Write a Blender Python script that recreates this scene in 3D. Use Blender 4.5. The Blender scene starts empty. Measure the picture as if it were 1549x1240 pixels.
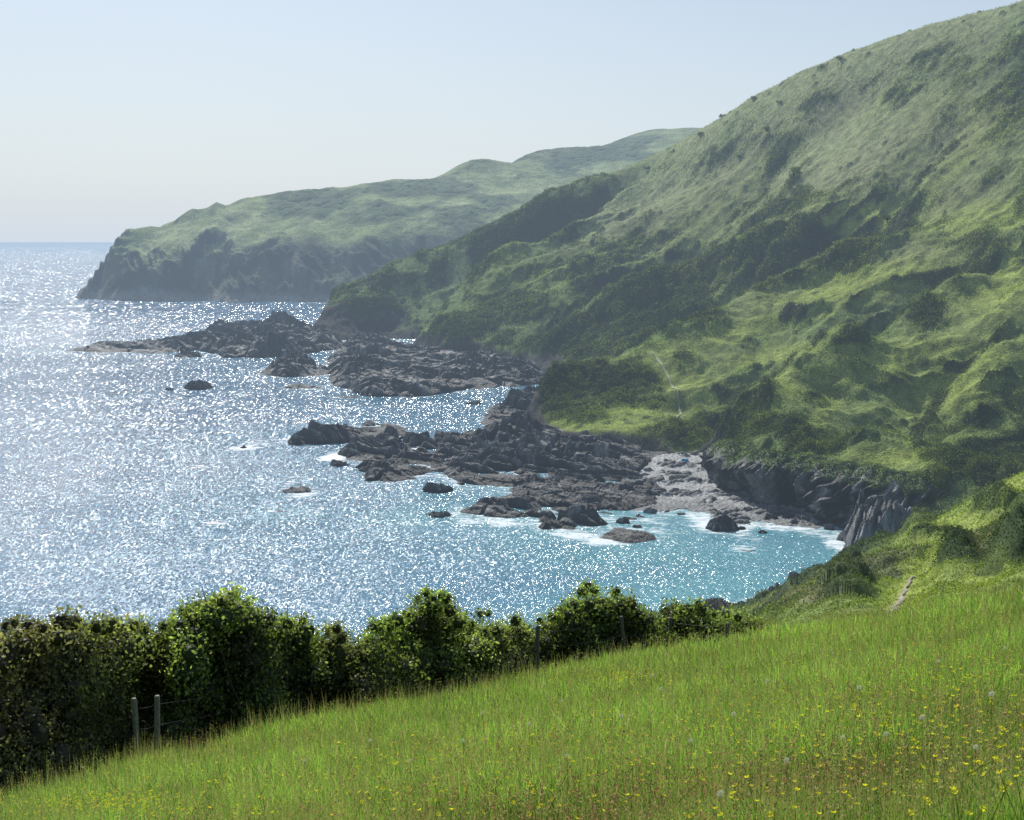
import bpy, math, random, time
import numpy as np
T0=time.time()
rng=np.random.default_rng(7); random.seed(7)
C=bpy.context.scene.collection
F=1870.0; TH=math.atan(255/F); CT,ST=math.cos(TH),math.sin(TH); HC=60.0
SUN_AZ=-17.0; SUN_EL=44.0
def ray(px,py):
    u=(px-774.5)/F; v=(620-py)/F
    return u, CT+v*ST, -ST+v*CT
def at(px,py,Y):
    dx,dy,dz=ray(px,py); t=Y/dy
    return (dx*t,Y,HC+dz*t)
def sea(px,py):
    dx,dy,dz=ray(px,py); t=-HC/dz
    return (dx*t,dy*t)
def proj(x,y,z):
    zz=z-HC
    d=y*CT-zz*ST; v=y*ST+zz*CT
    return 774.5+F*x/d, 620-F*v/d
MA,MB_,MC=.16,-.31,58.3
def mplane(x,y): return MC+MA*x+MB_*y
def mhit(px,py):
    dx,dy,dz=ray(px,py)
    t=(MC-HC)/(dz-MA*dx-MB_*dy)
    return dx*t,dy*t
# ---------- numpy noise
def h2(ix,iy,s=0):
    n=(ix.astype(np.int64)*374761393+iy.astype(np.int64)*668265263+s*974634777)&0xffffffff
    n=((n^(n>>13))*1274126177)&0xffffffff
    n=n^(n>>16)
    return n/4294967296.0
def vn(x,y,s=0):
    xi=np.floor(x);yi=np.floor(y);fx=x-xi;fy=y-yi
    fx=fx*fx*fx*(fx*(fx*6-15)+10);fy=fy*fy*fy*(fy*(fy*6-15)+10)
    a=h2(xi,yi,s);b=h2(xi+1,yi,s);c=h2(xi,yi+1,s);d=h2(xi+1,yi+1,s)
    return ((a+(b-a)*fx)*(1-fy)+(c+(d-c)*fx)*fy)*2-1
def fbm(x,y,o=4,s=0,g=.5):
    r=0;a=1;t=0
    for i in range(o):
        r=r+a*vn(x,y,s+i*17);t+=a;a*=g
        x,y=(x*1.6+y*1.2)+3.7,(-x*1.2+y*1.6)+1.9
    return r/t
def ridged(x,y,o=3,s=0):
    r=0;a=1;t=0
    for i in range(o):
        r=r+a*(1-2*np.abs(vn(x,y,s+i*13)));t+=a;a*=.5
        x,y=x*2.1+1.3,y*2.1+4.1
    return r/t
def worley(x,y,s=0):
    xi=np.floor(x);yi=np.floor(y)
    best=np.full(x.shape,9.0);bid=np.zeros(x.shape)
    for i in(-1,0,1):
        for j in(-1,0,1):
            cx=xi+i;cy=yi+j
            px=cx+h2(cx,cy,s);py=cy+h2(cx,cy,s+5)
            d=(x-px)**2+(y-py)**2
            m=d<best
            best=np.where(m,d,best);bid=np.where(m,h2(cx,cy,s+9),bid)
    return np.sqrt(best),bid
def sstep(a,b,x):
    t=np.clip((x-a)/(b-a),0,1);return t*t*(3-2*t)
class RBF:
    def __init__(s,P,c=.12):
        P=np.array(P,float);s.xy=P[:,:2]/100;s.c=c
        n=len(P);r=np.sqrt(((s.xy[:,None]-s.xy[None])**2).sum(2)+c*c)
        A=np.zeros((n+3,n+3));A[:n,:n]=r-np.eye(n)*.004
        A[:n,n]=1;A[:n,n+1:]=s.xy;A[n,:n]=1;A[n+1:,:n]=s.xy.T
        s.w=np.linalg.solve(A,np.concatenate([P[:,2],[0,0,0]]))
    def __call__(s,x,y):
        x=np.asarray(x,float);y=np.asarray(y,float);sh=x.shape;x=x.ravel()/100;y=y.ravel()/100
        out=np.empty(len(x));n=len(s.xy)
        for i in range(0,len(x),100000):
            a=x[i:i+100000,None];b=y[i:i+100000,None]
            r=np.sqrt((a-s.xy[None,:,0])**2+(b-s.xy[None,:,1])**2+s.c**2)
            out[i:i+100000]=r@s.w[:n]+s.w[n]+a[:,0]*s.w[n+1]+b[:,0]*s.w[n+2]
        return out.reshape(sh)
def sdist(x,y,poly):
    sh=x.shape;x=x.ravel();y=y.ravel()
    P=np.array(poly,float);Q=np.roll(P,-1,0)
    best=np.full(len(x),1e18);ins=np.zeros(len(x),bool)
    for (ax,ay),(bx,by) in zip(P,Q):
        ex,ey=bx-ax,by-ay;L=ex*ex+ey*ey+1e-9
        t=np.clip(((x-ax)*ex+(y-ay)*ey)/L,0,1)
        d=(x-ax-t*ex)**2+(y-ay-t*ey)**2
        best=np.minimum(best,d)
        if abs(by-ay)>1e-12:
            c=((ay>y)!=(by>y))&(x<(bx-ax)*(y-ay)/(by-ay)+ax)
            ins^=c
    d=np.sqrt(best)
    return np.where(ins,d,-d).reshape(sh)
def pdist(x,y,line):
    best=np.full(x.shape,1e18)
    for (ax,ay),(bx,by) in zip(line[:-1],line[1:]):
        ex,ey=bx-ax,by-ay;L=ex*ex+ey*ey+1e-9
        t=np.clip(((x-ax)*ex+(y-ay)*ey)/L,0,1)
        best=np.minimum(best,(x-ax-t*ex)**2+(y-ay-t*ey)**2)
    return np.sqrt(best)
# ---------- mesh helpers
def mesh_np(name,V,Fc,mat,col=None,smooth=True,parent=None,extra=None):
    me=bpy.data.meshes.new(name)
    V=np.ascontiguousarray(V,np.float32);Fc=np.ascontiguousarray(Fc,np.int32)
    k=Fc.shape[1]
    me.vertices.add(len(V));me.vertices.foreach_set('co',V.ravel())
    me.loops.add(Fc.size);me.loops.foreach_set('vertex_index',Fc.ravel())
    me.polygons.add(len(Fc));me.polygons.foreach_set('loop_start',np.arange(0,Fc.size,k,dtype=np.int32))
    me.polygons.foreach_set('use_smooth',np.full(len(Fc),bool(smooth)))
    if col is not None:
        a=me.color_attributes.new('Col','FLOAT_COLOR','POINT')
        c=np.ones((len(V),4),np.float32);c[:,:3]=col
        a.data.foreach_set('color',c.ravel())
    if extra:
        for k2,v in extra.items():
            a=me.attributes.new(k2,'FLOAT','POINT');a.data.foreach_set('value',np.ascontiguousarray(v,np.float32))
    me.update(calc_edges=True)
    me.materials.append(mat)
    o=bpy.data.objects.new(name,me);C.objects.link(o)
    if parent:o.parent=parent
    return o
def tag(o,label=None,cat=None,group=None,kind=None):
    if label:o['label']=label
    if cat:o['category']=cat
    if group:o['group']=group
    if kind:o['kind']=kind
    return o
def grid_faces(ny,nx,keep):
    idx=np.arange(ny*nx).reshape(ny,nx)
    q=np.stack([idx[:-1,:-1],idx[:-1,1:],idx[1:,1:],idx[1:,:-1]],-1).reshape(-1,4)
    k=keep.ravel()
    m=k[q].any(1)
    return q[m]
def compact(V,Fc,*arrs):
    used=np.zeros(len(V),bool);used[Fc.ravel()]=True
    re=np.cumsum(used)-1
    return (V[used],re[Fc])+tuple(a[used] for a in arrs)
def gnormals(X,Y,Z):
    ax=np.stack([np.gradient(X,axis=1),np.gradient(Y,axis=1),np.gradient(Z,axis=1)],-1)
    ay=np.stack([np.gradient(X,axis=0),np.gradient(Y,axis=0),np.gradient(Z,axis=0)],-1)
    n=np.cross(ax,ay);n/=np.linalg.norm(n,axis=-1,keepdims=True)+1e-9
    n*=np.sign(n[...,2:3]+1e-9)
    return n
# ---------- materials
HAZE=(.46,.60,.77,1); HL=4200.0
def newmat(name):
    m=bpy.data.materials.new(name);m.use_nodes=True
    for n in list(m.node_tree.nodes):m.node_tree.nodes.remove(n)
    try:m.cycles.emission_sampling='NONE'
    except Exception:pass
    return m,m.node_tree.nodes,m.node_tree.links
def math_n(N,L,op,a,b=None):
    n=N.new('ShaderNodeMath');n.operation=op
    for i,v in enumerate((a,b)):
        if v is None:continue
        if isinstance(v,(int,float)):n.inputs[i].default_value=v
        else:L.new(v,n.inputs[i])
    return n.outputs[0]
def painted_haze_out(N,L,sh,hl=None):  # aerial haze painted as a glow mixed into the surface by distance
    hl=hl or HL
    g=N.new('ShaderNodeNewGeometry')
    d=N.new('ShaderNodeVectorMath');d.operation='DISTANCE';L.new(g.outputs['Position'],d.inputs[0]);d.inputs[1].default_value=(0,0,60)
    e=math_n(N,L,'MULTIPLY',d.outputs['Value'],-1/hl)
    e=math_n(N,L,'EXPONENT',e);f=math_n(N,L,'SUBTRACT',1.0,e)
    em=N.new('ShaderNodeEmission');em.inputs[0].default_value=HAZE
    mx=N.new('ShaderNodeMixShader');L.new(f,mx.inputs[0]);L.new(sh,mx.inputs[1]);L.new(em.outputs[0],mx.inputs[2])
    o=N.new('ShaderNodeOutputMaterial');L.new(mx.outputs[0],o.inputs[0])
def plain_out(N,L,sh):
    o=N.new('ShaderNodeOutputMaterial');L.new(sh,o.inputs[0])
def noise_n(N,L,scale,detail=4,vec=None,rough=.55):
    n=N.new('ShaderNodeTexNoise');n.inputs['Scale'].default_value=scale;n.inputs['Detail'].default_value=detail;n.inputs['Roughness'].default_value=rough
    if vec is None:
        g=N.new('ShaderNodeNewGeometry');vec=g.outputs['Position']
    L.new(vec,n.inputs['Vector']);return n.outputs['Fac']
def ramp_n(N,L,fac,a,b,ca,cb):
    r=N.new('ShaderNodeMapRange');r.inputs[1].default_value=a;r.inputs[2].default_value=b;r.inputs[3].default_value=ca;r.inputs[4].default_value=cb
    L.new(fac,r.inputs[0]);return r.outputs[0]
def mat_ground(name,s1=.4,s2=3.0,bump=.3,bdist=.3,rough=.95,amp=.45,spec=.1,haze=True):
    m,N,L=newmat(name)
    a=N.new('ShaderNodeAttribute');a.attribute_name='Col'
    f1=noise_n(N,L,s1,5);f2=noise_n(N,L,s2,5)
    v=math_n(N,L,'MULTIPLY',ramp_n(N,L,f1,.3,.7,1-amp,1+amp),ramp_n(N,L,f2,.3,.7,1-amp,1+amp))
    mu=N.new('ShaderNodeVectorMath');mu.operation='SCALE';L.new(a.outputs['Color'],mu.inputs[0]);L.new(v,mu.inputs['Scale'])
    p=N.new('ShaderNodeBsdfPrincipled');L.new(mu.outputs[0],p.inputs['Base Color']);p.inputs['Roughness'].default_value=rough
    p.inputs['Specular IOR Level'].default_value=spec
    b=N.new('ShaderNodeBump');b.inputs['Strength'].default_value=bump;b.inputs['Distance'].default_value=bdist
    L.new(f2,b.inputs['Height']);L.new(b.outputs[0],p.inputs['Normal'])
    painted_haze_out(N,L,p.outputs[0]);return m
def mat_leaf(name,trans=.4,haze=True,gloss=0.0,tint=(1.5,1.6,.8)):
    m,N,L=newmat(name)
    a=N.new('ShaderNodeAttribute');a.attribute_name='Col'
    d=N.new('ShaderNodeBsdfDiffuse');L.new(a.outputs['Color'],d.inputs[0])
    t=N.new('ShaderNodeBsdfTranslucent')
    mu=N.new('ShaderNodeVectorMath');mu.operation='MULTIPLY';mu.inputs[1].default_value=tint;L.new(a.outputs['Color'],mu.inputs[0]);L.new(mu.outputs[0],t.inputs[0])
    mx=N.new('ShaderNodeMixShader');mx.inputs[0].default_value=trans;L.new(d.outputs[0],mx.inputs[1]);L.new(t.outputs[0],mx.inputs[2])
    s=mx.outputs[0]
    if gloss>0:
        g=N.new('ShaderNodeBsdfGlossy');g.inputs['Roughness'].default_value=.45
        m2=N.new('ShaderNodeMixShader');m2.inputs[0].default_value=gloss;L.new(s,m2.inputs[1]);L.new(g.outputs[0],m2.inputs[2]);s=m2.outputs[0]
    if haze:painted_haze_out(N,L,s)
    else:plain_out(N,L,s)
    return m
def mat_simple(name,col,rough=.7,nscale=8,amp=.25,spec=.3):
    m,N,L=newmat(name)
    f=noise_n(N,L,nscale,4);v=ramp_n(N,L,f,.3,.7,1-amp,1+amp)
    mu=N.new('ShaderNodeVectorMath');mu.operation='SCALE';mu.inputs[0].default_value=col;L.new(v,mu.inputs['Scale'])
    p=N.new('ShaderNodeBsdfPrincipled');L.new(mu.outputs[0],p.inputs['Base Color']);p.inputs['Roughness'].default_value=rough;p.inputs['Specular IOR Level'].default_value=spec
    plain_out(N,L,p.outputs[0]);return m
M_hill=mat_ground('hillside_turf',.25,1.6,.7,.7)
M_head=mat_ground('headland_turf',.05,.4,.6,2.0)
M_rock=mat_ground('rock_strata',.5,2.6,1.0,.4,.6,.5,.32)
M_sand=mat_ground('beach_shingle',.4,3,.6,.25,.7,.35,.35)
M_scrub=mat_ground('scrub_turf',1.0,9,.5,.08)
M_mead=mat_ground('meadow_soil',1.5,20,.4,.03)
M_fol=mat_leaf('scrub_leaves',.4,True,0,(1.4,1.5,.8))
M_hedge=mat_leaf('hedge_leaves',.5,False,.03)
M_grass=mat_leaf('grass_blades',.5,False,0,(1.3,1.4,.8))
M_petal=mat_leaf('flower_petals',.35,False)
M_wood=mat_simple('weathered_post_wood',(.25,.24,.205),.85,30,.4)
M_wood2=mat_simple('dark_post_wood',(.12,.11,.095),.85,30)
M_bark=mat_simple('bark',(.12,.10,.07),.9,20)
M_wire=mat_simple('fence_wire',(.12,.12,.12),.5,5)
M_tent=mat_simple('blue_tent_cloth',(.16,.5,.68),.6,3,.1)
M_tent2=mat_simple('pale_tent_cloth',(.5,.6,.6),.6,3,.1)
M_red=mat_simple('red_cloth',(.35,.12,.09),.7,3,.1)
# ---------- camera, sun, sky
cd=bpy.data.cameras.new('camera');cam=bpy.data.objects.new('camera',cd);C.objects.link(cam)
cam.location=(0,0,HC);cam.rotation_euler=(math.pi/2-TH,0,0);cd.sensor_width=36;cd.lens=36*F/1549;cd.clip_start=.1;cd.clip_end=200000
bpy.context.scene.camera=cam
ld=bpy.data.lights.new('sun','SUN');ld.energy=5.0;ld.angle=math.radians(.53);ld.color=(1,.96,.88)
sun=bpy.data.objects.new('sun',ld);C.objects.link(sun)
from mathutils import Vector
sd=Vector((math.sin(math.radians(SUN_AZ))*math.cos(math.radians(SUN_EL)),math.cos(math.radians(SUN_AZ))*math.cos(math.radians(SUN_EL)),math.sin(math.radians(SUN_EL))))
sun.rotation_euler=sd.to_track_quat('Z','Y').to_euler()
W=bpy.data.worlds.new('World');bpy.context.scene.world=W;W.use_nodes=True
N=W.node_tree.nodes;L=W.node_tree.links
bg=N['Background'];sk=N.new('ShaderNodeTexSky');sk.sky_type='NISHITA';sk.sun_disc=False
sk.sun_elevation=math.radians(SUN_EL);sk.sun_rotation=math.radians(SUN_AZ);sk.air_density=1.0;sk.dust_density=1.0;sk.ozone_density=1.5
tc=N.new('ShaderNodeTexCoord');sz=N.new('ShaderNodeSeparateXYZ');L.new(tc.outputs['Generated'],sz.inputs[0])
zz=math_n(N,L,'MAXIMUM',sz.outputs['Z'],0.0);hz_=math_n(N,L,'EXPONENT',math_n(N,L,'MULTIPLY',zz,-5.0))
mh=N.new('ShaderNodeMix');mh.data_type='RGBA';L.new(hz_,mh.inputs[0]);L.new(sk.outputs[0],mh.inputs[6]);mh.inputs[7].default_value=(6.5,7.3,8.2,1)
L.new(mh.outputs[2],bg.inputs[0]);bg.inputs[1].default_value=.1
vs=bpy.context.scene.view_settings
vs.view_transform='Standard';vs.look='None';vs.exposure=0
print('setup',time.time()-T0)
# ---------- rocks outlines (sea-level footprints)
REEFS=[
 ('long dark rocky reef running out to a point beneath the far spur',[(88,531),(150,533),(230,534),(300,530),(340,541),(400,541),(470,534),(520,528),(520,514),(490,508),(440,505),(380,503),(330,505),(260,514),(180,522),(130,527)],[(92,3),(150,5),(230,6),(330,10),(380,9),(420,14),(450,12),(470,8),(520,9)]),
 ('flat topped dark reef left of the wide middle reef',[(390,566),(430,571),(495,568),(505,560),(470,552),(430,550),(405,555)],[(390,5),(415,8),(430,8),(500,5)]),
 ('thin low slab of rock awash below the flat topped reef',[(418,588),(500,590),(495,584),(440,582)],[(400,2),(500,1.5)]),
 ('wide middle reef below the wooded cliff with slanting slabs',[(498,580),(560,600),(640,601),(700,592),(750,588),(820,580),(828,562),(780,550),(700,540),(640,528),(600,520),(520,520),(495,545)],[(495,6),(540,10),(600,7),(650,6),(720,7),(830,6)]),
 ('dark jagged rocks at the foot of the green knoll',[(728,640),(760,655),(800,662),(830,650),(832,600),(800,598),(770,607),(735,624)],[(728,3),(770,5),(830,6)]),
 ('long humped reef at the left of the main rock shelf',[(438,672),(500,672),(560,668),(625,655),(620,645),(560,640),(500,648),(450,657)],[(438,5.5),(500,6),(560,4.5),(625,2)]),
 ('large main rock shelf reaching from the beach into the bay',[(500,690),(545,705),(548,727),(600,728),(660,715),(690,735),(740,735),(770,740),(800,760),(870,765),(950,772),(1000,766),(1005,748),(1000,730),(1030,708),(1020,684),(1000,674),(940,662),(860,656),(790,652),(740,658),(680,662),(610,662),(560,670),(510,683)],[(500,4),(560,6.5),(700,7),(800,7),(900,5.5),(1000,2.6),(1060,1.3)]),
 ('lower brown reef in front of the main rock shelf',[(688,777),(740,786),(800,785),(815,802),(870,801),(930,792),(975,784),(980,768),(950,758),(880,752),(800,748),(740,757),(700,768)],[(688,3),(760,5),(850,5),(1000,2.3)]),
 ('small split reef standing in the breaking foam',[(880,808),(910,816),(945,823),(1000,817),(1006,808),(960,801),(920,796)],[(880,2.2),(940,2.4),(1005,2.2)]),
 ('big grey rock outcrop at the right end of the beach',[(1276,850),(1310,858),(1345,853),(1392,830),(1388,803),(1330,792),(1280,800)],[(1276,10),(1300,13),(1340,13),(1390,9)]),
 ('dark shore rocks below the near scrub slope',[(1055,940),(1100,935),(1130,942),(1200,935),(1260,915),(1250,880),(1185,888),(1150,902),(1095,920)],[(1060,4),(1120,5),(1180,8),(1250,8)]),
 ('low broken rocks between the shingle and the dark overhanging cliff',[(1100,762),(1120,773),(1180,787),(1250,792),(1285,797),(1288,790),(1240,781),(1165,771),(1110,750),(1095,742)],[(1070,1.5),(1150,1.7),(1230,2.0),(1290,2.4)]),
 ('narrow rock ledge crossing the shingle at the middle of the beach',[(1030,752),(1060,770),(1085,782),(1100,784),(1085,768),(1060,752),(1045,742)],[(1000,1.9),(1100,1.9)]),
]
SMALL=[(278,541,44,12,'low dark rock beside the long far reef'),(255,590,16,6,'small rock left of the twin islets in open water'),(295,590,42,14,'domed dark islet in open water left of the reefs'),
(214,593,9,3,'tiniest rock at the far left of the open water'),(527,603,42,6,'thin rock sliver just below the wide middle reef'),(718,612,28,10,'small rock in the still water inside the inlet'),
(368,678,12,5,'tiny rock alone in sparkling water left of the humped reef'),(510,706,32,10,'rock at the left foot of the main rock shelf'),(450,747,52,9,'low rock ringed by foam left of the shelf'),
(418,775,18,5,'small rock in the foam streak, leftmost near the bottom of the bay'),(660,784,44,17,'rounded dark boulder at the left end of the brown reef'),(655,746,46,14,'rounded rock between main shelf and brown reef'),
(1094,806,50,16,'dark boulder at the water edge of the beach'),(1132,836,32,6,'low wet rock in shallow turquoise water off the beach')]
BEACH=[(990,700),(1085,700),(1105,735),(1170,760),(1290,778),(1292,795),(1230,800),(1150,794),(1100,793),(1080,786),(1050,781),(1030,772),(1000,778),(975,774),(950,776),(940,750),(975,715)]
HCOAST=[(462,507),(480,514),(520,515),(580,515),(620,520),(650,534),(720,541),(790,551),(822,562),(832,585),(815,605),(800,622),(792,640),(830,660),(900,670),(1000,686),(1050,698),(1090,706),(1100,733),(1165,760),(1240,772),(1290,785)]
hc=[sea(*p) for p in HCOAST]
hc+=[(75,243),(100,232),(300,232),(700,300),(700,1500),(150,1200),(60,1050),(-50,950),(-105,880),(-132,835)]
HDC=[(103,449),(118,452),(140,452),(170,455),(200,455),(250,457),(300,455),(350,457),(420,456),(485,458),(600,458),(800,455)]
hd=[sea(*p) for p in HDC]
hd+=[(600,1150),(1800,1150),(1800,4000),(300,4000),(-300,2600),(-470,1900),(-485,1550),(-474,1380)]
reef_w=[[sea(*p) for p in r[1]] for r in REEFS]
small_w=[]
for (px,py,w,h,lab) in SMALL:
    x,y=sea(px,py);ww=w/F*y/2*1.0
    small_w.append([(x+ww*math.cos(a)*(1+.25*math.sin(3*a+px)),y+ww*.9+ww*.9*math.sin(a)*(1+.2*math.cos(2*a+px))) for a in np.linspace(0,2*math.pi,14)[:-1]])
beach_w=[sea(*p) for p in BEACH]
near_w=[(-120,118),(-40,125),(20,150),(50,185),(75,198),(100,210),(300,220),(300,30),(-120,30)]
# ---------- sea
rows=np.concatenate([np.exp(np.linspace(math.log(95),math.log(1600),900)),np.exp(np.linspace(math.log(1640),math.log(90000),60))])
U=np.linspace(-.62,.62,720)
X=rows[:,None]*U[None];Y=np.repeat(rows[:,None],len(U),1)
sh=np.full(X.shape,400.0)
nr=rows<1600
xs,ys=X[nr],Y[nr]
acc=np.full(xs.shape,-400.0)
for P in reef_w+[beach_w,near_w,hc,hd]:
    acc=np.maximum(acc,sdist(xs,ys,P))
for P in small_w:
    acc=np.maximum(acc,sdist(xs,ys,P)-1.6)
sh[nr]=-acc
surf=np.zeros(X.shape)
for (px,py,rx,ry) in [(335,790,34,7),(380,675,30,10),(300,705,16,4),(455,752,20,6),(1150,816,40,11),(900,820,30,8),(700,792,20,5),(480,770,10,6),(1220,808,44,9),(440,730,14,7),(1000,793,40,9),(500,692,12,6),(1060,792,40,9),(1120,800,36,8),(1260,822,18,14),(860,812,26,7),(760,794,20,5),(1180,800,46,7),(1210,826,22,9),(580,735,24,5),(720,742,26,5)]:
    cx,cy=sea(px,py);sx0=rx/F*cy*1.5;sy0=(sea(px,py-ry)[1]-cy)*1.3
    surf=np.maximum(surf,np.exp(-((X-cx)/sx0)**2-((Y-cy)/sy0)**2))
q=grid_faces(len(rows),len(U),np.ones(X.shape,bool))
m,N,L=newmat('sea_water')
g=N.new('ShaderNodeNewGeometry');pos=g.outputs['Position']
a=N.new('ShaderNodeAttribute');a.attribute_name='shore';shore=a.outputs['Fac']
a2=N.new('ShaderNodeAttribute');a2.attribute_name='surf';surfo=a2.outputs['Fac']
mp=N.new('ShaderNodeMapping');mp.inputs['Scale'].default_value=(.45,1.0,1);mp.inputs['Rotation'].default_value=(0,0,.25);L.new(pos,mp.inputs['Vector']);pv=mp.outputs[0]
n1=noise_n(N,L,.10,3,pv);n2=noise_n(N,L,.55,4,pv,.6);n3=noise_n(N,L,2.6,4,pos,.65)
big=noise_n(N,L,.008,3,pv)
cr=N.new('ShaderNodeValToRGB')
e=cr.color_ramp.elements;e[0].position=0;e[0].color=(.13,.34,.40,1);e[1].position=1;e[1].color=(.06,.165,.28,1)
e2=cr.color_ramp.elements.new(.30);e2.color=(.075,.215,.32,1)
sx=N.new('ShaderNodeSeparateXYZ');L.new(pos,sx.inputs[0])
s1=ramp_n(N,L,shore,0,70,0,.62);s2=ramp_n(N,L,big,.35,.65,-.10,.18)
s3=ramp_n(N,L,sx.outputs['Y'],200,420,-.02,.40)
s5=ramp_n(N,L,sx.outputs['X'],-80,40,.15,-.10)
s4=math_n(N,L,'ADD',math_n(N,L,'ADD',math_n(N,L,'ADD',s1,s2),s3),s5);L.new(s4,cr.inputs[0])
fn=noise_n(N,L,.7,7,pv,.75);fn2=noise_n(N,L,.06,2,pos)
fe=ramp_n(N,L,shore,0,6,.52,.14)
fw=ramp_n(N,L,fn2,.35,.65,-.14,.10)
fs=math_n(N,L,'ADD',math_n(N,L,'ADD',math_n(N,L,'ADD',fe,fw),ramp_n(N,L,fn,.3,.7,-.34,.34)),math_n(N,L,'MULTIPLY',surfo,.44))
foam=ramp_n(N,L,fs,.50,.80,0,.9)
mixc=N.new('ShaderNodeMix');mixc.data_type='RGBA';L.new(foam,mixc.inputs[0]);L.new(cr.outputs[0],mixc.inputs[6]);mixc.inputs[7].default_value=(.72,.77,.80,1)
p=N.new('ShaderNodeBsdfPrincipled');L.new(mixc.outputs[2],p.inputs['Base Color']);p.inputs['IOR'].default_value=1.36
L.new(ramp_n(N,L,foam,0,1,.14,.7),p.inputs['Roughness'])
hgt=math_n(N,L,'ADD',math_n(N,L,'MULTIPLY',n1,.4),math_n(N,L,'ADD',math_n(N,L,'MULTIPLY',n2,.5),math_n(N,L,'MULTIPLY',n3,.32)))
b=N.new('ShaderNodeBump');b.inputs['Strength'].default_value=1;b.inputs['Distance'].default_value=.30;L.new(hgt,b.inputs['Height'])
def facets(cell,seedoff,stretch,kx,ky):
    mp=N.new('ShaderNodeMapping');mp.inputs['Scale'].default_value=(1/cell,1/(cell*stretch),0);mp.inputs['Location'].default_value=(seedoff,seedoff*.7,0);L.new(pos,mp.inputs['Vector'])
    v=N.new('ShaderNodeTexVoronoi');v.voronoi_dimensions='2D';v.inputs['Scale'].default_value=1;L.new(mp.outputs[0],v.inputs['Vector'])
    s=N.new('ShaderNodeSeparateColor');L.new(v.outputs['Color'],s.inputs[0])
    fx=math_n(N,L,'MULTIPLY',math_n(N,L,'SUBTRACT',s.outputs[0],.5),kx)
    fy=math_n(N,L,'MULTIPLY',math_n(N,L,'SUBTRACT',math_n(N,L,'ADD',s.outputs[1],s.outputs[2]),1.0),ky)
    c=N.new('ShaderNodeCombineXYZ');L.new(fx,c.inputs[0]);L.new(fy,c.inputs[1]);return c.outputs[0]
def scl(v,s):
    n=N.new('ShaderNodeVectorMath');n.operation='SCALE';L.new(v,n.inputs[0]);L.new(s,n.inputs['Scale'])
    return n.outputs[0]
def vadd(a_,b_):
    n=N.new('ShaderNodeVectorMath');n.operation='ADD';L.new(a_,n.inputs[0]);L.new(b_,n.inputs[1]);return n.outputs[0]
Yo=sx.outputs['Y']
pw=noise_n(N,L,.025,5,pv,.65)
gust=ramp_n(N,L,pw,.35,.65,.40,1.0)
wa=math_n(N,L,'MULTIPLY',ramp_n(N,L,Yo,300,480,1,0),gust)
wb=math_n(N,L,'MULTIPLY',math_n(N,L,'MULTIPLY',ramp_n(N,L,Yo,300,480,0,1),ramp_n(N,L,Yo,700,1100,1,0)),gust)
wc=math_n(N,L,'MULTIPLY',ramp_n(N,L,Yo,700,1100,0,1),gust)
fv=vadd(vadd(scl(facets(.24,3.,2.6,.85,.70),wa),scl(facets(.40,11.,4.5,1.25,1.1),wb)),scl(facets(.8,23.,9.0,1.6,1.5),wc))
calm=ramp_n(N,L,foam,0,.6,1,.1)
nb=N.new('ShaderNodeVectorMath');nb.operation='NORMALIZE';L.new(vadd(b.outputs[0],scl(fv,calm)),nb.inputs[0])
L.new(nb.outputs[0],p.inputs['Normal'])
painted_haze_out(N,L,p.outputs[0],6500)
V=np.stack([X,Y,np.zeros_like(X)],-1).reshape(-1,3)
o=mesh_np('sea',V,q,m,None,True,extra={'shore':sh.ravel(),'surf':surf.ravel()});tag(o,kind='structure')
print('sea',time.time()-T0)
def leaf_tris(P,nrm,size,col,up=.3):
    n=len(P);d1=rng.normal(size=(n,3));d1+=nrm*up
    d1/=np.linalg.norm(d1,axis=1,keepdims=True)
    d2=rng.normal(size=(n,3));d2-=d1*(d1*d2).sum(1,keepdims=True);d2/=np.linalg.norm(d2,axis=1,keepdims=True)
    s=size[:,None]
    A=P+d1*s*.9;B=P-d1*s*.4+d2*s*.6;Cc=P-d1*s*.4-d2*s*.6
    V=np.stack([A,B,Cc],1).reshape(-1,3)
    return V,np.arange(3*n).reshape(-1,3),np.repeat(col,3,0)
DK=np.array((.030,.050,.020));MD=np.array((.092,.130,.042));BR=np.array((.22,.275,.065));PL=np.array((.235,.275,.125));BN=np.array((.18,.17,.10));RK=np.array((.05,.049,.047))
# ---------- main hillside
P=[]
def add(l,Pl=None):
    for t in l:(P if Pl is None else Pl).append(at(*t))
sky_=[(1800,-52,600),(1549,0,640),(1530,8,650),(1460,24,670),(1400,40,690),(1340,59,710),(1270,84,735),(1200,114,760),(1130,152,785),(1070,190,810),(1015,215,835)]
add(sky_)
for t in sky_:
    x,y,z=at(*t);P.append((x*1.1,y+80,z-16));P.append((x*1.3,y+280,z-34))
rA=[(960,235,850),(900,265,855),(830,295,855),(760,335,855),(700,365,855),(640,385,850),(600,400,845),(540,425,835),(490,452,820),(468,482,808)]
add(rA)
for t in rA:
    x,y,z=at(*t);P.append((x+15,y+90,z*.45))
add([(820,350,838),(730,400,828),(660,440,818),(610,468,806),(560,462,795),(520,462,790),(580,505,778)])
cB=[(625,508,700),(650,470,715),(690,440,730),(760,395,750),(860,350,775),(940,310,795)]
add(cB)
def hid(px,Y,z):P.append(((px-774.5)/F*Y,Y,z))
hid(690,780,22);hid(760,795,34);hid(860,812,54);hid(640,750,5)
add([(700,500,670),(800,520,620),(750,540,620),(830,552,585),(760,460,700),(850,440,690),(850,500,630),(950,400,700),(920,350,740),(950,450,660)])
add([(1000,300,770),(1100,250,745),(1100,350,690),(1050,400,665),(1200,200,700),(1200,300,620),(1300,300,570),(1300,150,680),(1400,100,650),(1400,250,570),(1549,200,520),(1549,100,580),(1549,365,430),(1400,365,480),(1200,380,560)])
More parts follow.
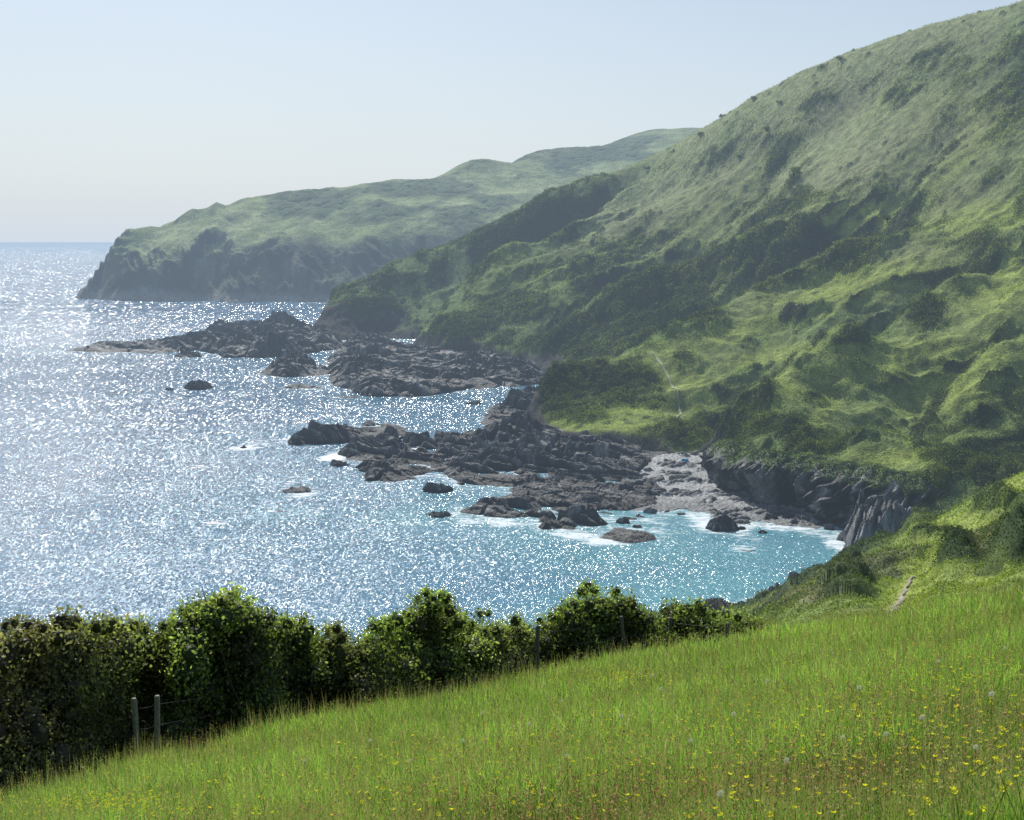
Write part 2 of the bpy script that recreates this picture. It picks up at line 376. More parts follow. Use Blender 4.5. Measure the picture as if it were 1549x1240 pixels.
cD=[(800,600,418),(850,550,432),(890,553,438),(950,532,450),(1050,490,470),(1140,460,485),(1200,430,500),(1340,380,490)]
add(cD)
hid(850,485,3);hid(900,500,5);hid(950,510,9);hid(1050,522,15);hid(1140,530,24);hid(1200,535,35)
cC=[(850,510,600),(900,490,600),(1000,445,600),(1080,425,592),(1150,400,585)]
add([(1000,475,580),(1000,500,566),(880,535,550),(1000,445,600),(1080,425,592),(900,490,600),(1100,400,600)])
add([(850,640,388),(950,640,375),(1000,655,358),(900,600,410),(960,570,418),(1030,600,400),(1010,640,375),(1080,660,345),(1060,600,398),(870,590,420)])
cE=[(1100,672,330),(1140,610,345),(1200,565,360),(1260,525,375),(1340,490,395),(1450,440,410)]
add(cE)
hid(1140,372,8);hid(1200,392,16);hid(1260,402,23)
add([(1160,520,435),(1250,480,425),(1150,700,295),(1130,690,305),(1200,640,330),(1260,600,348),(1230,700,292),(1290,705,286)])
cF=[(1340,690,288),(1360,670,295),(1420,605,315),(1490,560,330),(1600,530,338)]
add(cF)
add([(1290,690,302),(1340,640,328),(1400,580,352),(1400,722,270),(1450,715,275),(1500,660,302),(1549,650,304),(1700,600,310)])
P.append((95,245,5));P.append((110,240,5));P.append((160,240,9))
rb=RBF(P,.06)
def wl(c):return [at(*t)[:2] for t in c]
wA,wB,wC,wD,wE,wF=map(wl,(rA,cB,cC,cD,cE,cF));wS=wl(sky_)
rows=np.exp(np.linspace(math.log(228),math.log(990),880));U=np.linspace(-.178,.47,1120)
X=rows[:,None]*U[None];Y=np.repeat(rows[:,None],len(U),1)
def crest(z,X,Y,line,up,dn,off,w):
    d=pdist(X,Y,line);d2=pdist(X,Y,[(a+off*.25,b+off) for a,b in line])
    return z+up*np.exp(-(d/w)**2)-dn*np.exp(-(d2/(off*.6))**2)
def hill_z(X,Y,full=False):
    z=rb(X,Y)
    d=sdist(X,Y,hc)+fbm(X/14,Y/14,3,5)*3
    z=crest(z,X,Y,wB,8,18,38,12);z=crest(z,X,Y,wC,9,16,34,11);z=crest(z,X,Y,wD,5.5,16,30,9);z=crest(z,X,Y,wE,5,13,22,8);z=crest(z,X,Y,wF,4,9,17,7)
    s=X*-.33+Y*.94; c=X*.94+Y*.33
    s=s+24*fbm(X/70,Y/70,4,63);c=c+20*fbm(X/60,Y/60,3,64)
    dS=pdist(X,Y,wS);dsil=np.minimum(pdist(X,Y,wA),dS);fade=sstep(8,60,dsil)*sstep(8,50,d)
    up_=1-.7*sstep(70,110,z)
    r1=ridged(s/58,c/150,2,33);r2=ridged(s/24,c/38,3,37)
    z=z+(r1*9.5*up_+r2*3.4*up_)*fade
    w=fbm(X/60,Y/60,4,11)*sstep(10,120,d)*3+fbm(X/18,Y/18,3,31)*sstep(4,40,d)*2.4
    z=z+w*(.1+.9*fade)*(1-.5*sstep(80,115,z))
    # bluffs standing above the shore
    z=z+np.exp(-((d-15)/11)**2)*sstep(1,9,d)*(5.0+5.0*fbm(X/22,Y/22,3,71))*sstep(375,340,Y+0*X)
    zc=d*(1.7+.4*vn(X/30,Y/30,3))-.5
    k=2.0
    hmm=np.clip(.5+.5*(zc-z)/k,0,1)
    z=zc*(1-hmm)+z*hmm-k*hmm*(1-hmm)
    z=np.where(d<-1,-2,z)
    if full:return z,d,(r1*.6+r2*.4)*fade
    return z,d
Z,D,RV=hill_z(X,Y,True)
dS=pdist(X,Y,wS)
PX,PY=proj(X,Y,Z)
def patch(lst):
    r=np.zeros(X.shape)
    for (cx,cy,rx,ry,ang) in lst:
        a=math.radians(ang);dx=PX-cx;dy=PY-cy
        u=(dx*math.cos(a)-dy*math.sin(a))/rx;v=(dx*math.sin(a)+dy*math.cos(a))/ry
        r=np.maximum(r,np.exp(-(u*u+v*v)*.9))
    return r
path2=[at(*t)[:2] for t in [(985,540,443),(1003,555,432),(1022,575,418),(1032,595,402),(1030,618,390),(1018,642,373),(985,652,365)]]
dp2=pdist(X,Y,path2)
nz1=fbm(X/45,Y/45,5,41);nz2=fbm(X/12,Y/12,4,51)
pCl=np.clip(patch([(500,490,45,28,0),(560,500,60,24,0),(470,492,20,16,0),(610,515,40,12,0),(825,550,30,10,0),(800,620,20,22,0),(700,535,40,8,0)])*1.7-.3+.6*nz2,0,1)*(Y>380)
Z=Z+pCl*(ridged(X/9+Z/12,Y/14,3,93)*2.6)*sstep(1,6,D)
n0=gnormals(X,Y,Z)
pP=patch([(1120,205,170,60,30),(1270,120,200,48,28),(1430,45,150,36,15),(1000,285,90,40,30),(1280,225,140,50,25),(930,330,80,25,25)])
pB=patch([(1300,300,170,60,20),(1470,190,120,80,25),(1400,400,110,35,10),(1100,300,110,50,25),(1000,340,80,30,25),(1050,420,70,24,15),(1450,300,110,50,0),(1230,190,120,30,28)])
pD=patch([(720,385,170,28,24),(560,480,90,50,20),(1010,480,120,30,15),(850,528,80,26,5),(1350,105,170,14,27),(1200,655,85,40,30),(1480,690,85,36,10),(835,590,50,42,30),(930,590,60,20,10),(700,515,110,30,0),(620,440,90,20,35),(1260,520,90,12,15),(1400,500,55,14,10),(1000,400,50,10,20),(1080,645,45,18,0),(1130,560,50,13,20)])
pG=patch([(920,648,100,14,0),(1350,545,150,26,10),(1120,500,140,17,14),(1440,580,100,46,35),(1310,330,90,28,10),(1530,430,80,46,20),(1180,600,50,26,40),(1350,690,70,16,0),(1500,330,100,24,10),(1030,580,55,44,10),(1130,690,40,8,0),(1160,540,80,16,10),(950,625,60,12,0),(1000,535,60,12,15),(1300,430,140,26,12),(1250,620,40,16,40)])
Ms=np.clip(.42+1.0*nz1+1.1*nz2-.8*pP-.6*pG-.2*pB+.65*pD-.35*RV,0,1)
steep=sstep(.72,.55,n0[...,2])
Ms=np.clip(Ms+.6*steep,0,1)*sstep(1.5,6,D)*(1-pCl)*(.10+.90*sstep(5,45,dS))*sstep(1.5,6,dp2)
f1,id1=worley(X/5.0+fbm(X/9,Y/9,2,3)*.5,Y/5.0,61);f2,id2=worley(X/2.3,Y/2.3,71);f3,id3=worley(X/4.6,Y/4.6,77)
dome1=np.sqrt(np.clip(1-(f1/.68)**2,0,1));dome2=np.sqrt(np.clip(1-(f2/.72)**2,0,1))
ri=.14+.28*h2(np.floor(id3*1e6),np.floor(id3*1e6)*0,4)
iso=(id3>.92-.16*sstep(-.1,.5,nz1)+.06*pP)*np.sqrt(np.clip(1-(f3/ri)**2,0,1))*(1-sstep(.3,.6,Ms))*sstep(4,10,D)*(1-.8*pG)*sstep(2,6,dp2)
bush=Ms*(dome1*2.1*(.35+id1)+dome2*1.3)+iso*1.1
Z=Z+bush+(1-Ms)*(fbm(X/3,Y/3,3,81)*.5)*sstep(2,10,D)*sstep(0,4,dp2)
def mix(a,b,t):return a*(1-t[...,None])+b*t[...,None]
col=np.zeros(X.shape+(3,))+MD*1.45
col=mix(col,PL,np.clip(pP*1.3,0,1)*sstep(-.6,.2,nz2+.3))
col=mix(col,BN,np.clip(pB*.85+.35*sstep(0,.4,fbm(X/25,Y/25,3,91)),0,1)*.62)
col=mix(col,BR,np.clip(pG*1.3,0,1))
col=mix(col,BR*.95,sstep(.1,.5,RV)*.4*(1-pP))
bc=mix(np.zeros(X.shape+(3,))+MD*.85,BR*.6,sstep(.5,1,id1))
bc=mix(bc,DK,sstep(.55,.1,id1)*.7)
bc=mix(bc,BN*.65,(id2>.75)*.5)
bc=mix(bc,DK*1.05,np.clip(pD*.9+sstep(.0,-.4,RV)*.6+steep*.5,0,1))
bc=mix(bc,BR*.7,np.clip(pG,0,1)*.6*(1-steep))
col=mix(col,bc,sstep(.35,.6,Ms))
col=mix(col,DK*1.6,(iso>.05)*.7)
col=mix(col,RK*.8,sstep(.60,.43,n0[...,2])*sstep(-.2,.2,nz2)*.7)
col=mix(col,RK*.7+.05*np.clip(nz2,0,1)[...,None],np.clip(pCl*1.3,0,1))
col=mix(col,RK,sstep(5,2,D+nz2*3))
keep=(Z>-1.2)&(D>-2)
fc=grid_faces(len(rows),len(U),keep)
V=np.stack([X,Y,Z],-1).reshape(-1,3)
v2,f2_,c2=compact(V,fc,col.reshape(-1,3))
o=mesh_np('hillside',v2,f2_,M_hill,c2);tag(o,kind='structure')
nn=gnormals(X,Y,Z);vd=np.stack([-X,-Y,HC-Z],-1);vd/=np.linalg.norm(vd,axis=-1,keepdims=True)
face=(nn*vd).sum(-1)
w=(np.where(keep&(D>3)&(face>-.15)&(pCl<.4)&(dp2>1.2),.15+Ms,0)).ravel();w/=w.sum()
ii=rng.choice(len(w),620000,p=w)
Vf=V[ii];nf=nn.reshape(-1,3)[ii]
Pn=Vf+rng.normal(size=Vf.shape)*[.4,.6,.15]+nf*rng.uniform(0,.5,(len(ii),1))
szz=Vf[:,1]/1236*rng.uniform(.6,1.5,len(ii))*(.5+.65*Ms.ravel()[ii])
cc=col.reshape(-1,3)[ii]*rng.uniform(.4,1.7,(len(ii),1))
v,f,c=leaf_tris(Pn,nf,szz,cc,.6)
o=mesh_np('hillside_scrub',v,f,M_fol,c,False);tag(o,'dense gorse, bracken and bramble scrub covering the main hillside','scrub',kind='stuff')
print('hill',time.time()-T0)
# ---------- headland
P2=[]
hs=[(125,440,1300),(140,425,1300),(150,414,1300),(160,394,1306),(168,370,1318),(178,352,1332),(195,341,1350),(212,341,1360),(240,341,1370),(262,337,1380),(274,320,1390),(288,313,1400),(318,311,1420),(345,308,1430),(362,298,1445),(375,293,1450),(440,287,1480),(495,280,1500),(540,277,1520),(590,267,1540),(665,263,1560),(690,248,1590),(710,240,1605),(735,237,1620),(768,245,1640),(790,234,1670),(815,226,1690),(840,224,1720),(880,232,1740),(915,220,1800),(950,212,1850),(1000,213,1900),(1015,219,1920),(1200,245,2000)]
hs=[(a,b+4,c) for a,b,c in hs]
add(hs,P2)
for t in hs[6:]:
    x,y,z=at(*t);P2.append((x*1.08,y+110,z*.72));P2.append((x*1.25,y+500,z*.3))
for (px,Yv,zv) in [(112,1330,1),(120,1345,2),(135,1350,6),(150,1360,12),(150,1420,4),(160,1345,26),(165,1390,22),(170,1460,8),(180,1400,38),(185,1480,18),(195,1450,40),(200,1530,25)]:
    P2.append(((px-774.5)/F*Yv,Yv,zv))
add([(250,385,1290),(340,388,1284),(420,370,1295),(560,355,1300),(640,355,1310),(700,372,1300),(760,362,1320),(400,332,1375),(550,312,1410),(650,310,1430),(750,290,1490),(850,260,1590),(700,330,1365),(900,290,1500),(450,310,1425),(220,365,1325),(330,345,1345),(600,330,1350),(800,310,1430)],P2)
add([(160,435,1275),(200,430,1262),(300,430,1250),(400,425,1252),(500,425,1255),(450,400,1268),(620,410,1270)],P2)
rb2=RBF(P2,.03)
rows=np.exp(np.linspace(math.log(1190),math.log(2300),460));U=np.linspace(-.40,.25,1040)
X=rows[:,None]*U[None];Y=np.repeat(rows[:,None],len(U),1)
Z=rb2(X,Y);D=sdist(X,Y,hd)+fbm(X/40,Y/40,4,7)*14*sstep(-460,-380,X)
Z=Z+fbm(X/90,Y/90,4,13)*4*sstep(10,150,D)+ridged(X/60+Y/200,Y/140,3,19)*6*sstep(15,70,D)*sstep(1560,1380,Y)*sstep(-440,-380,X)+fbm(X/25,Y/40,3,29)*3*sstep(10,30,D)*sstep(1560,1380,Y)
tipm=sstep(-398,-416,X)
stp=np.floor((Z+3*fbm(X/15,Y/30,2,95))/9)*9+9*sstep(.55,1,((Z+3*fbm(X/15,Y/30,2,95))/9)%1)
Z=Z*(1-.75*tipm)+stp*.75*tipm+tipm*(ridged(X/9,Y/22,3,91)*2.6)*sstep(2,12,D)
rough=fbm(X/12,Y/25,4,23)
zc=np.clip(D,0,None)*(1.35+.5*vn(X/35,Y/60,9)+.9*sstep(-370,-420,X))+rough*7*sstep(2,20,D)-.5
k=8;hm=np.clip(.5+.5*(zc-Z)/k,0,1);Z=zc*(1-hm)+Z*hm-k*hm*(1-hm)
lowf=sstep(62,45,Z)*sstep(3,20,D)*(1-.6*tipm)
Z=Z+lowf*(ridged(X/14+Z/20,Y/30,3,57)*5)
Z=np.where(D<0,-2,Z)
n0=gnormals(X,Y,Z);PX,PY=proj(X,Y,Z)
nz1=fbm(X/80,Y/80,5,43)
pD=patch([(560,300,120,12,8),(700,290,110,12,20),(850,250,110,14,25),(480,310,70,12,10),(700,320,90,12,15),(930,225,80,12,10),(735,243,50,8,0),(640,345,60,20,0),(780,270,60,8,25)])
Ms=np.clip(.12+1.2*nz1+.7*pD,0,1)*sstep(1320,1345,Y)
f1,id1=worley(X/10,Y/10,61);dome1=np.sqrt(np.clip(1-(f1/.72)**2,0,1))
Z=Z+Ms*dome1*2.2*sstep(5,20,D)
GH=np.array((.185,.24,.09))
col=mix(np.zeros(X.shape+(3,))+GH,PL*1.15,sstep(-.1,.4,fbm(X/60,Y/60,3,77)))
col=mix(col,DK*1.6,sstep(.4,.75,Ms)*.8)
lower=sstep(370,396,PY+nz1*40-np.clip(PX-400,0,300)*-.09)
cl=np.clip(sstep(.78,.58,n0[...,2]+.2*rough)+lower*.85,0,1)
cliffc=mix(np.zeros(X.shape+(3,))+np.array((.034,.040,.036)),np.array((.11,.108,.098)),sstep(.0,.6,rough+.3*vn(X/6,Y/20,71)))
cliffc=mix(cliffc,np.array((.09,.12,.055)),sstep(.0,.5,fbm(X/30,Y/30,3,97))*.65)
col=col*(1-cl[...,None])+cliffc*cl[...,None]
col=mix(col,np.array((.26,.24,.21)),sstep(13,4,Z+rough*8)*.9)
keep=(Z>-1)&(D>-6)
fc=grid_faces(len(rows),len(U),keep);V=np.stack([X,Y,Z],-1).reshape(-1,3)
v2,f2_,c2=compact(V,fc,col.reshape(-1,3))
o=mesh_np('headland',v2,f2_,M_head,c2,False);tag(o,kind='structure')
print('headland',time.time()-T0)
# ---------- reefs
def rock_mesh(name,poly,Hx,seed,res,label,lam=5.0,strike=-41,wmax=7,group=None,light=1.0,small=False,base=.28,pw_=.6,cut=.12):
    Pp=np.array(poly);x0,y0=Pp.min(0)-2;x1,y1=Pp.max(0)+2
    nx=int((x1-x0)/res)+2;ny=int((y1-y0)/res)+2
    X,Y=np.meshgrid(np.linspace(x0,x1,nx),np.linspace(y0,y1,ny))
    d=sdist(X,Y,poly);md=d.max();sc=min(1,md/8)
    d=d+fbm(X/(8*sc+.3),Y/(8*sc+.3),4,seed)*3.2*sc
    a=math.radians(strike);sx_,sy_=math.cos(a),math.sin(a)
    w=min(wmax,md*(.45 if small else .8))
    env=np.clip(d/w,0,1)**pw_
    if not small:
        u1=(X*sx_+Y*sy_);u2=(-X*sy_+Y*sx_)
        ch=np.minimum(np.abs(fbm(u1/34,u2/13,3,seed+51)),np.abs(fbm(u1/15,u2/40,3,seed+53))*1.3)
        env=env*sstep(cut*.35,cut*1.5,ch)**.5
    px,_=proj(X,Y,0*X)
    H=np.interp(px,[h[0] for h in Hx],[h[1] for h in Hx])
    lm=lam*max(.3,sc)
    q=(-X*sy_+Y*sx_)/lm+.75*fbm(X/(14*sc+1),Y/(14*sc+1),3,seed+3);r=(X*sx_+Y*sy_)/(lm*1.9)+.5*fbm(X/(6*sc+1),Y/(6*sc+1),2,seed+4)
    qi=np.floor(q);fr=q-qi
    p=np.where(fr<.16,fr/.16,(1-fr)/.84)
    amp=.35+.85*h2(qi,np.floor(r*.5),seed+1)
    blk=h2(qi,np.floor(r+h2(qi,qi*0,seed)*5),seed+7)
    fw,idw=worley(X/(3.2*sc+.3),Y/(3.2*sc+.3),seed+41)
    q2=q*3.1+.3*fbm(X/3,Y/3,2,seed+5);fr2=q2-np.floor(q2);p2=np.where(fr2<.2,fr2/.2,(1-fr2)/.8)
    low=np.clip(.8+.8*fbm(X/(20*sc+1),Y/(20*sc+1),3,seed+11),.2,1.3)
    k_=(1-base)/.9
    z=-.75+env*(.4+H*low*(base+k_*(.48*p*amp+.30*blk+.18*p2+(.12*(idw-.5) if not small else 0))))+fbm(X/1.6,Y/1.6,3,seed+13)*.32*sc*env
    keep=(z>-.45)&(d>0)
    if not keep.any():return None
    fc=grid_faces(ny,nx,keep)
    t=sstep(.1,1.8*max(sc,.4),z+fbm(X/5,Y/5,3,seed+17))
    col=mix(np.zeros(X.shape+(3,))+np.array((.020,.0198,.0195)),np.array((.058,.060,.062))*light,t)
    col=mix(col,np.array((.25,.255,.255))*light,sstep(.12,.6,fbm(X/2.6,Y/2.6,4,seed+19)+.65*(p2-.5)+.3*(p-.5)+.25*(idw-.5))*t*.7)  # sunlit facets painted into the colour as a paler tone along bed crests
    col=mix(col,np.array((.045,.040,.030)),sstep(.1,.5,fbm(X/9,Y/9,3,seed+29))*.25)
    V=np.stack([X,Y,z],-1).reshape(-1,3)
    v,f,c=compact(V,fc,col.reshape(-1,3))
    o=mesh_np(name,v,f,M_rock,c,False);
    if label:tag(o,label,'rock',group)
    return o
for i,(lab,_,Hx) in enumerate(REEFS):
    Ym=np.mean([p[1] for p in reef_w[i]])
    far=i in(0,1,2,3)
    rock_mesh('rock_reef',reef_w[i],Hx,100+i*31,max(.26,Ym/1236*.9),lab,lam=(9 if i in(0,3) else 7) if far else (5.5 if i!=9 else 3.5),strike=(-20 if far else -35) if i!=9 else 60,wmax=(7 if far else 4) if i!=9 else 4.5,light=1.0 if i not in(9,11,12) else (1.6 if i==9 else 1.5),base=.42 if far else (.28 if i!=9 else .5),pw_=.6 if i!=9 else .75,small=i in(8,9,11,12),cut=.035 if i==0 else (.05 if i in(1,2,4,10) else .09))
for i,(px,py,w,h,lab) in enumerate(SMALL):
    Y_=sea(px,py)[1];H=h/F*Y_*1.2
    rock_mesh('sea_rock',small_w[i],[(0,H),(2000,H)],900+i*13,max(.15,Y_/1236*.5),lab,lam=4,small=True,base=.35)
k=0
for (px,py,w,h) in [(1105,752,24,12),(1130,775,22,7),(1165,785,26,8),(1200,792,22,7),(1235,792,22,8),(1155,806,16,5),(985,775,26,8),(1255,800,18,8),(1090,738,22,12),(1000,740,30,9),(1010,757,26,7),(1030,778,20,5),(1078,722,14,6),(940,790,26,6),(965,797,18,5),(1120,800,16,4)]:
    x,y=sea(px,py);ww=w/F*y/2
    pl=[(x+ww*math.cos(a)*(1+.25*math.sin(3*a+px)),y+ww*.8*math.sin(a)) for a in np.linspace(0,2*math.pi,12)[:-1]]
    H=h/F*y*1.1+.7
    rock_mesh('beach_boulder',pl,[(0,H),(2000,H)],2000+k*7,.15,'rough grey boulder lying on the shingle at the back of the cove',lam=3,group='boulders strewn over the cove beach',light=1.4,small=True,base=.4);k+=1
Pp=np.array(beach_w);x0,y0=Pp.min(0)-2;x1,y1=Pp.max(0)+2
X,Y=np.meshgrid(np.linspace(x0,x1,300),np.linspace(y0,y1,400))
water=[sea(*p) for p in [(1300,798),(1230,801),(1150,796),(1080,789),(1060,784),(1000,781),(950,776)]]
d=sdist(X,Y,beach_w)+fbm(X/5,Y/5,3,66)*1.6-.6;dw=pdist(X,Y,water)
fw,idw=worley(X/.9,Y/.9,6);fw2,idw2=worley(X/2.4+fbm(X/4,Y/4,2,9)*.6,Y/1.6,16)
rub=sstep(-.05,.35,fbm(X/6,Y/6,4,6))*(idw2>.35)
z=-.2+dw*.045+fbm(X/6,Y/6,4,5)*.3+np.clip(1-fw*1.4,0,1)*idw*.3+rub*np.sqrt(np.clip(1-(fw2/.62)**2,0,1))*(.35+.7*idw2);z=np.where(d<0,-.5,z)
col=mix(np.zeros(X.shape+(3,))+np.array((.29,.30,.30)),np.array((.10,.102,.102)),np.clip(rub*(fw2<.62)*.9,0,1))*(.7+.5*idw[...,None])
col=mix(col,col*.55,sstep(.8,.2,z))
fc=grid_faces(400,300,d>-.3);V=np.stack([X,Y,z],-1).reshape(-1,3);v,f,c=compact(V,fc,col.reshape(-1,3))
o=mesh_np('beach',v,f,M_sand,c,False);tag(o,kind='structure')
LV=[];LC=[]
def cliff(line_px,tops,label,seed,lean,light,back=1.0):
    Wl=np.array([sea(*p) for p in line_px]);seg=np.linalg.norm(np.diff(Wl,axis=0),axis=1);cs=np.concatenate([[0],np.cumsum(seg)])
    ns=int(cs[-1]/.2);nt=80
    s=np.linspace(0,cs[-1],ns);x=np.interp(s,cs,Wl[:,0]);y=np.interp(s,cs,Wl[:,1]);h=np.interp(s,cs,tops)
    tx=np.gradient(x);ty=np.gradient(y);ker=np.hanning(31);ker/=ker.sum()
    tx=np.convolve(np.pad(tx,15,'edge'),ker,'valid');ty=np.convolve(np.pad(ty,15,'edge'),ker,'valid')
    l=np.hypot(tx,ty);nx_,ny_=-ty/l,tx/l
    S,Tt=np.meshgrid(s,np.linspace(0,1,nt))
    Zn=np.minimum(Tt/.8,1)
    lip=np.clip((Tt-.8)/.2,0,1)
    fl,idl=worley(S/2.2,lip*1.8+S*0,seed+61)
    Hh=h[None]*(1+.25*fbm(S/8,S*0,3,seed))
    Zz=Zn*Hh-.5+lip*2.6+np.sqrt(np.clip(1-(fl/.7)**2,0,1))*.8*sstep(.78,.86,Tt)*sstep(1,.93,Tt)+fbm(S/3,lip*2,3,seed+31)*.3*sstep(.7,.9,Tt)
    q=(S*math.cos(lean)-Zz*math.sin(lean))/2.4+.6*fbm(S/6,Zz/6,3,seed+1);fr=q-np.floor(q)
    hb=h2(np.floor(q),np.floor(q)*0,seed)
    topf=sstep(.84,.68,Tt)
    pr=np.where(fr<.3,fr/.3,(1-fr)/.7)*(.4+hb)*topf
    q2=q*2.7;fr2=q2-np.floor(q2)
    cave=np.exp(-((vn(S/7,S*0,seed+8)-.6)/.35)**2)*sstep(.6,.2,Tt)*3.0
    off=Zn**2*back-pr*1.9-np.abs(fr2-.5)*.7*topf+fbm(S/2.5,Zz/2.5,4,seed+4)*1.3*(.25+.75*topf)-1.6+cave+lip*5.0
    X=x[None]+nx_[None]*off;Y=y[None]+ny_[None]*off
    t=sstep(-.1,.6,fbm(S/3,Zz/3,4,seed+9)+hb*.5-.25)
    col=mix(np.zeros(X.shape+(3,))+np.array((.026,.026,.027)),np.array((.16,.16,.157))*light,t)
    gm=sstep(.74,.84,Tt+.16*fbm(S/2.5,Zz/2.5,3,seed))
    gc=mix(np.zeros(X.shape+(3,))+DK*1.5,MD*1.2,sstep(-.3,.4,fbm(S/2,Tt*6,3,seed+77)))
    col=mix(col,gc,gm)
    fc=grid_faces(nt,ns,np.ones(X.shape,bool))
    Vv=np.stack([X,Y,Zz],-1).reshape(-1,3)
    o=mesh_np('sea_cliff',Vv,fc,M_rock,col.reshape(-1,3),False);tag(o,label,'cliff')
    w_=gm.ravel();w_=w_/w_.sum();ii=rng.choice(len(w_),int(ns*24),p=w_)
    LV.append(Vv[ii]+rng.normal(size=(len(ii),3))*[.2,.2,.12]+[0,0,.08]);LC.append(gc.reshape(-1,3)[ii]*rng.uniform(.5,1.9,(len(ii),1)))
    return o
cliff([(1083,714),(1095,737),(1125,754),(1165,767),(1200,772),(1240,780)],[6,8.5,9.5,10,10,9.5],'dark overhanging sea cliff at the back of the beach, under the grass slope',11,.3,1.1,-.8)
cliff([(1232,783),(1262,790),(1298,796)],[10,12,10.5],'grey slanted slab cliff jutting between the two gullies',12,.9,2.0,.8)
cliff([(1290,792),(1330,802),(1390,805),(1450,802)],[10.5,10.5,9.5,8],'banded grey cliff in the gully behind the big outcrop',13,.75,1.6,.2)
Lv=np.concatenate(LV);Lc=np.concatenate(LC)
v,f,c=leaf_tris(Lv,np.tile([0,0,1.],(len(Lv),1)),rng.uniform(.15,.38,len(Lv)),Lc,.6)
o=mesh_np('cliff_top_scrub',v,f,M_fol,c,False);tag(o,'grass and ivy hanging over the edge of the cove cliffs','scrub',kind='stuff')
print('rocks',time.time()-T0)
# ---------- near scrub slope
P3=[]
add([(1180,932,100),(1200,895,165),(1270,862,150),(1330,854,135),(1360,832,128),(1400,806,125),(1440,794,120),(1480,755,118),(1549,720,115),(1700,650,115),(1350,920,52),(1385,880,78),(1420,850,93),(1500,797,105),(1549,767,108),(1549,830,75),(1250,920,75),(1160,914,180),(1150,946,62),(1700,780,75),(1450,880,62)],P3)
def hid3(px,Y,z):P3.append(((px-774.5)/F*Y,Y,z))
for t in [(1300,195,3),(1400,190,5),(1480,185,8),(1549,185,10),(1700,185,12),(1200,196,0),(1100,196,0),(1000,200,-3),(900,150,-2),(700,130,-2),(400,125,-2),(0,120,-2),(900,60,34),(500,50,34),(0,45,32),(900,100,12),(400,90,5),(0,80,5),(1050,60,38),(1050,110,18),(1300,170,14),(1400,160,20),(1500,155,24),(1650,155,28)]:hid3(*t)
for px in (-100,150,400,650,850,1000,1140,1250,1350,1450,1549,1700):
    for Yv in (16,22,30,36,40 if px>1100 else 34):
        x=(px-774.5)/F*Yv;P3.append((x,Yv,mplane(x,Yv)-.45))
rb3=RBF(P3,.06)
rows=np.exp(np.linspace(math.log(30),math.log(212),720));U=np.linspace(-.48,.56,960)
X=rows[:,None]*U[None];Y=np.repeat(rows[:,None],len(U),1)
path1=[at(*t)[:2] for t in [(1345,930,44),(1358,912,54),(1372,895,66),(1390,876,80),(1405,862,88),(1425,835,97),(1450,800,108),(1475,765,115)]]
def scr_z(X,Y):
    z=rb3(X,Y);return z+fbm(X/9,Y/9,4,15)*.9*sstep(42,60,Y)
Z=scr_z(X,Y);PX,PY=proj(X,Y,Z)
dp=pdist(X,Y,path1)
pG=patch([(1400,850,40,70,-35),(1480,800,60,16,25),(1375,900,40,30,0),(1530,740,50,24,20),(1450,790,40,14,0),(1480,890,60,14,10)])
pBn=patch([(1270,890,90,20,15),(1500,840,60,22,0),(1200,920,50,15,0)])
pD=patch([(1385,820,36,22,0),(1440,865,34,18,0),(1500,770,30,10,20),(1300,850,50,8,20),(1530,860,40,14,0)])
nz=fbm(X/10,Y/10,4,19)
Ms=np.clip(.52+nz-.8*pG+.5*pD+.25*pBn,0,1)*sstep(.5,1.8,dp)*sstep(41,48,Y)
f1,id1=worley(X/2.3+nz*.4,Y/2.3,63);f2,id2=worley(X/.9,Y/.9,73);f4,id4=worley(X/4.5,Y/4.5,83)
dome1=np.sqrt(np.clip(1-(f1/.72)**2,0,1));dome2=np.sqrt(np.clip(1-(f2/.75)**2,0,1))
big4=(id4>.72)*np.sqrt(np.clip(1-(f4/.45)**2,0,1))*sstep(48,60,Y)*sstep(.8,2.5,dp)*(1-pG)
Z2=Z+Ms*(dome1*.9*(.4+id1)+dome2*.4)+big4*1.2+pD*1.4*sstep(.6,2.2,dp)+fbm(X/.7,Y/.7,3,5)*.08
col=mix(np.zeros(X.shape+(3,))+MD*1.5,BR,np.clip(pG+.35,0,1))
bc=mix(np.zeros(X.shape+(3,))+MD*1.1,BR*.7,sstep(.5,1,id1));bc=mix(bc,DK*1.2,sstep(.55,.1,id1)*.7)
bc=mix(bc,np.array((.20,.185,.14)),np.clip(pBn,0,1)*(id2>.35)*.8);bc=mix(bc,DK*1.2,np.clip(pD,0,1))
col=mix(col,bc,sstep(.3,.6,Ms))
col=mix(col,DK*1.4,(big4>.1)*.7)
col=mix(col,np.array((.05,.048,.045)),sstep(5,2,Z))
keep=(Z2>-1.5)
fc=grid_faces(len(rows),len(U),keep);V=np.stack([X,Y,Z2],-1).reshape(-1,3)
v2,f2_,c2=compact(V,fc,col.reshape(-1,3))
o=mesh_np('near_scrub_slope',v2,f2_,M_scrub,c2);tag(o,kind='structure')
nn=gnormals(X,Y,Z2)
ok=keep&(U[None]>.1)&(dp>.35)
w=np.where(ok,.5+Ms,0).ravel();w/=w.sum();ii=rng.choice(len(w),360000,p=w)
Vf=V[ii];nf=nn.reshape(-1,3)[ii]
Pn=Vf+rng.normal(size=Vf.shape)*[.1,.15,.05]+nf*rng.uniform(0,.16,(len(ii),1))
szz=np.maximum(Vf[:,1],45)/1236*rng.uniform(.7,1.9,len(ii))
cc=col.reshape(-1,3)[ii]*rng.uniform(.5,1.7,(len(ii),1))
v,f,c=leaf_tris(Pn,nf,szz,cc,.9)
o=mesh_np('slope_scrub',v,f,M_fol,c,False);tag(o,'low bramble, gorse and coarse grass on the near slope beyond the meadow','scrub',kind='stuff')
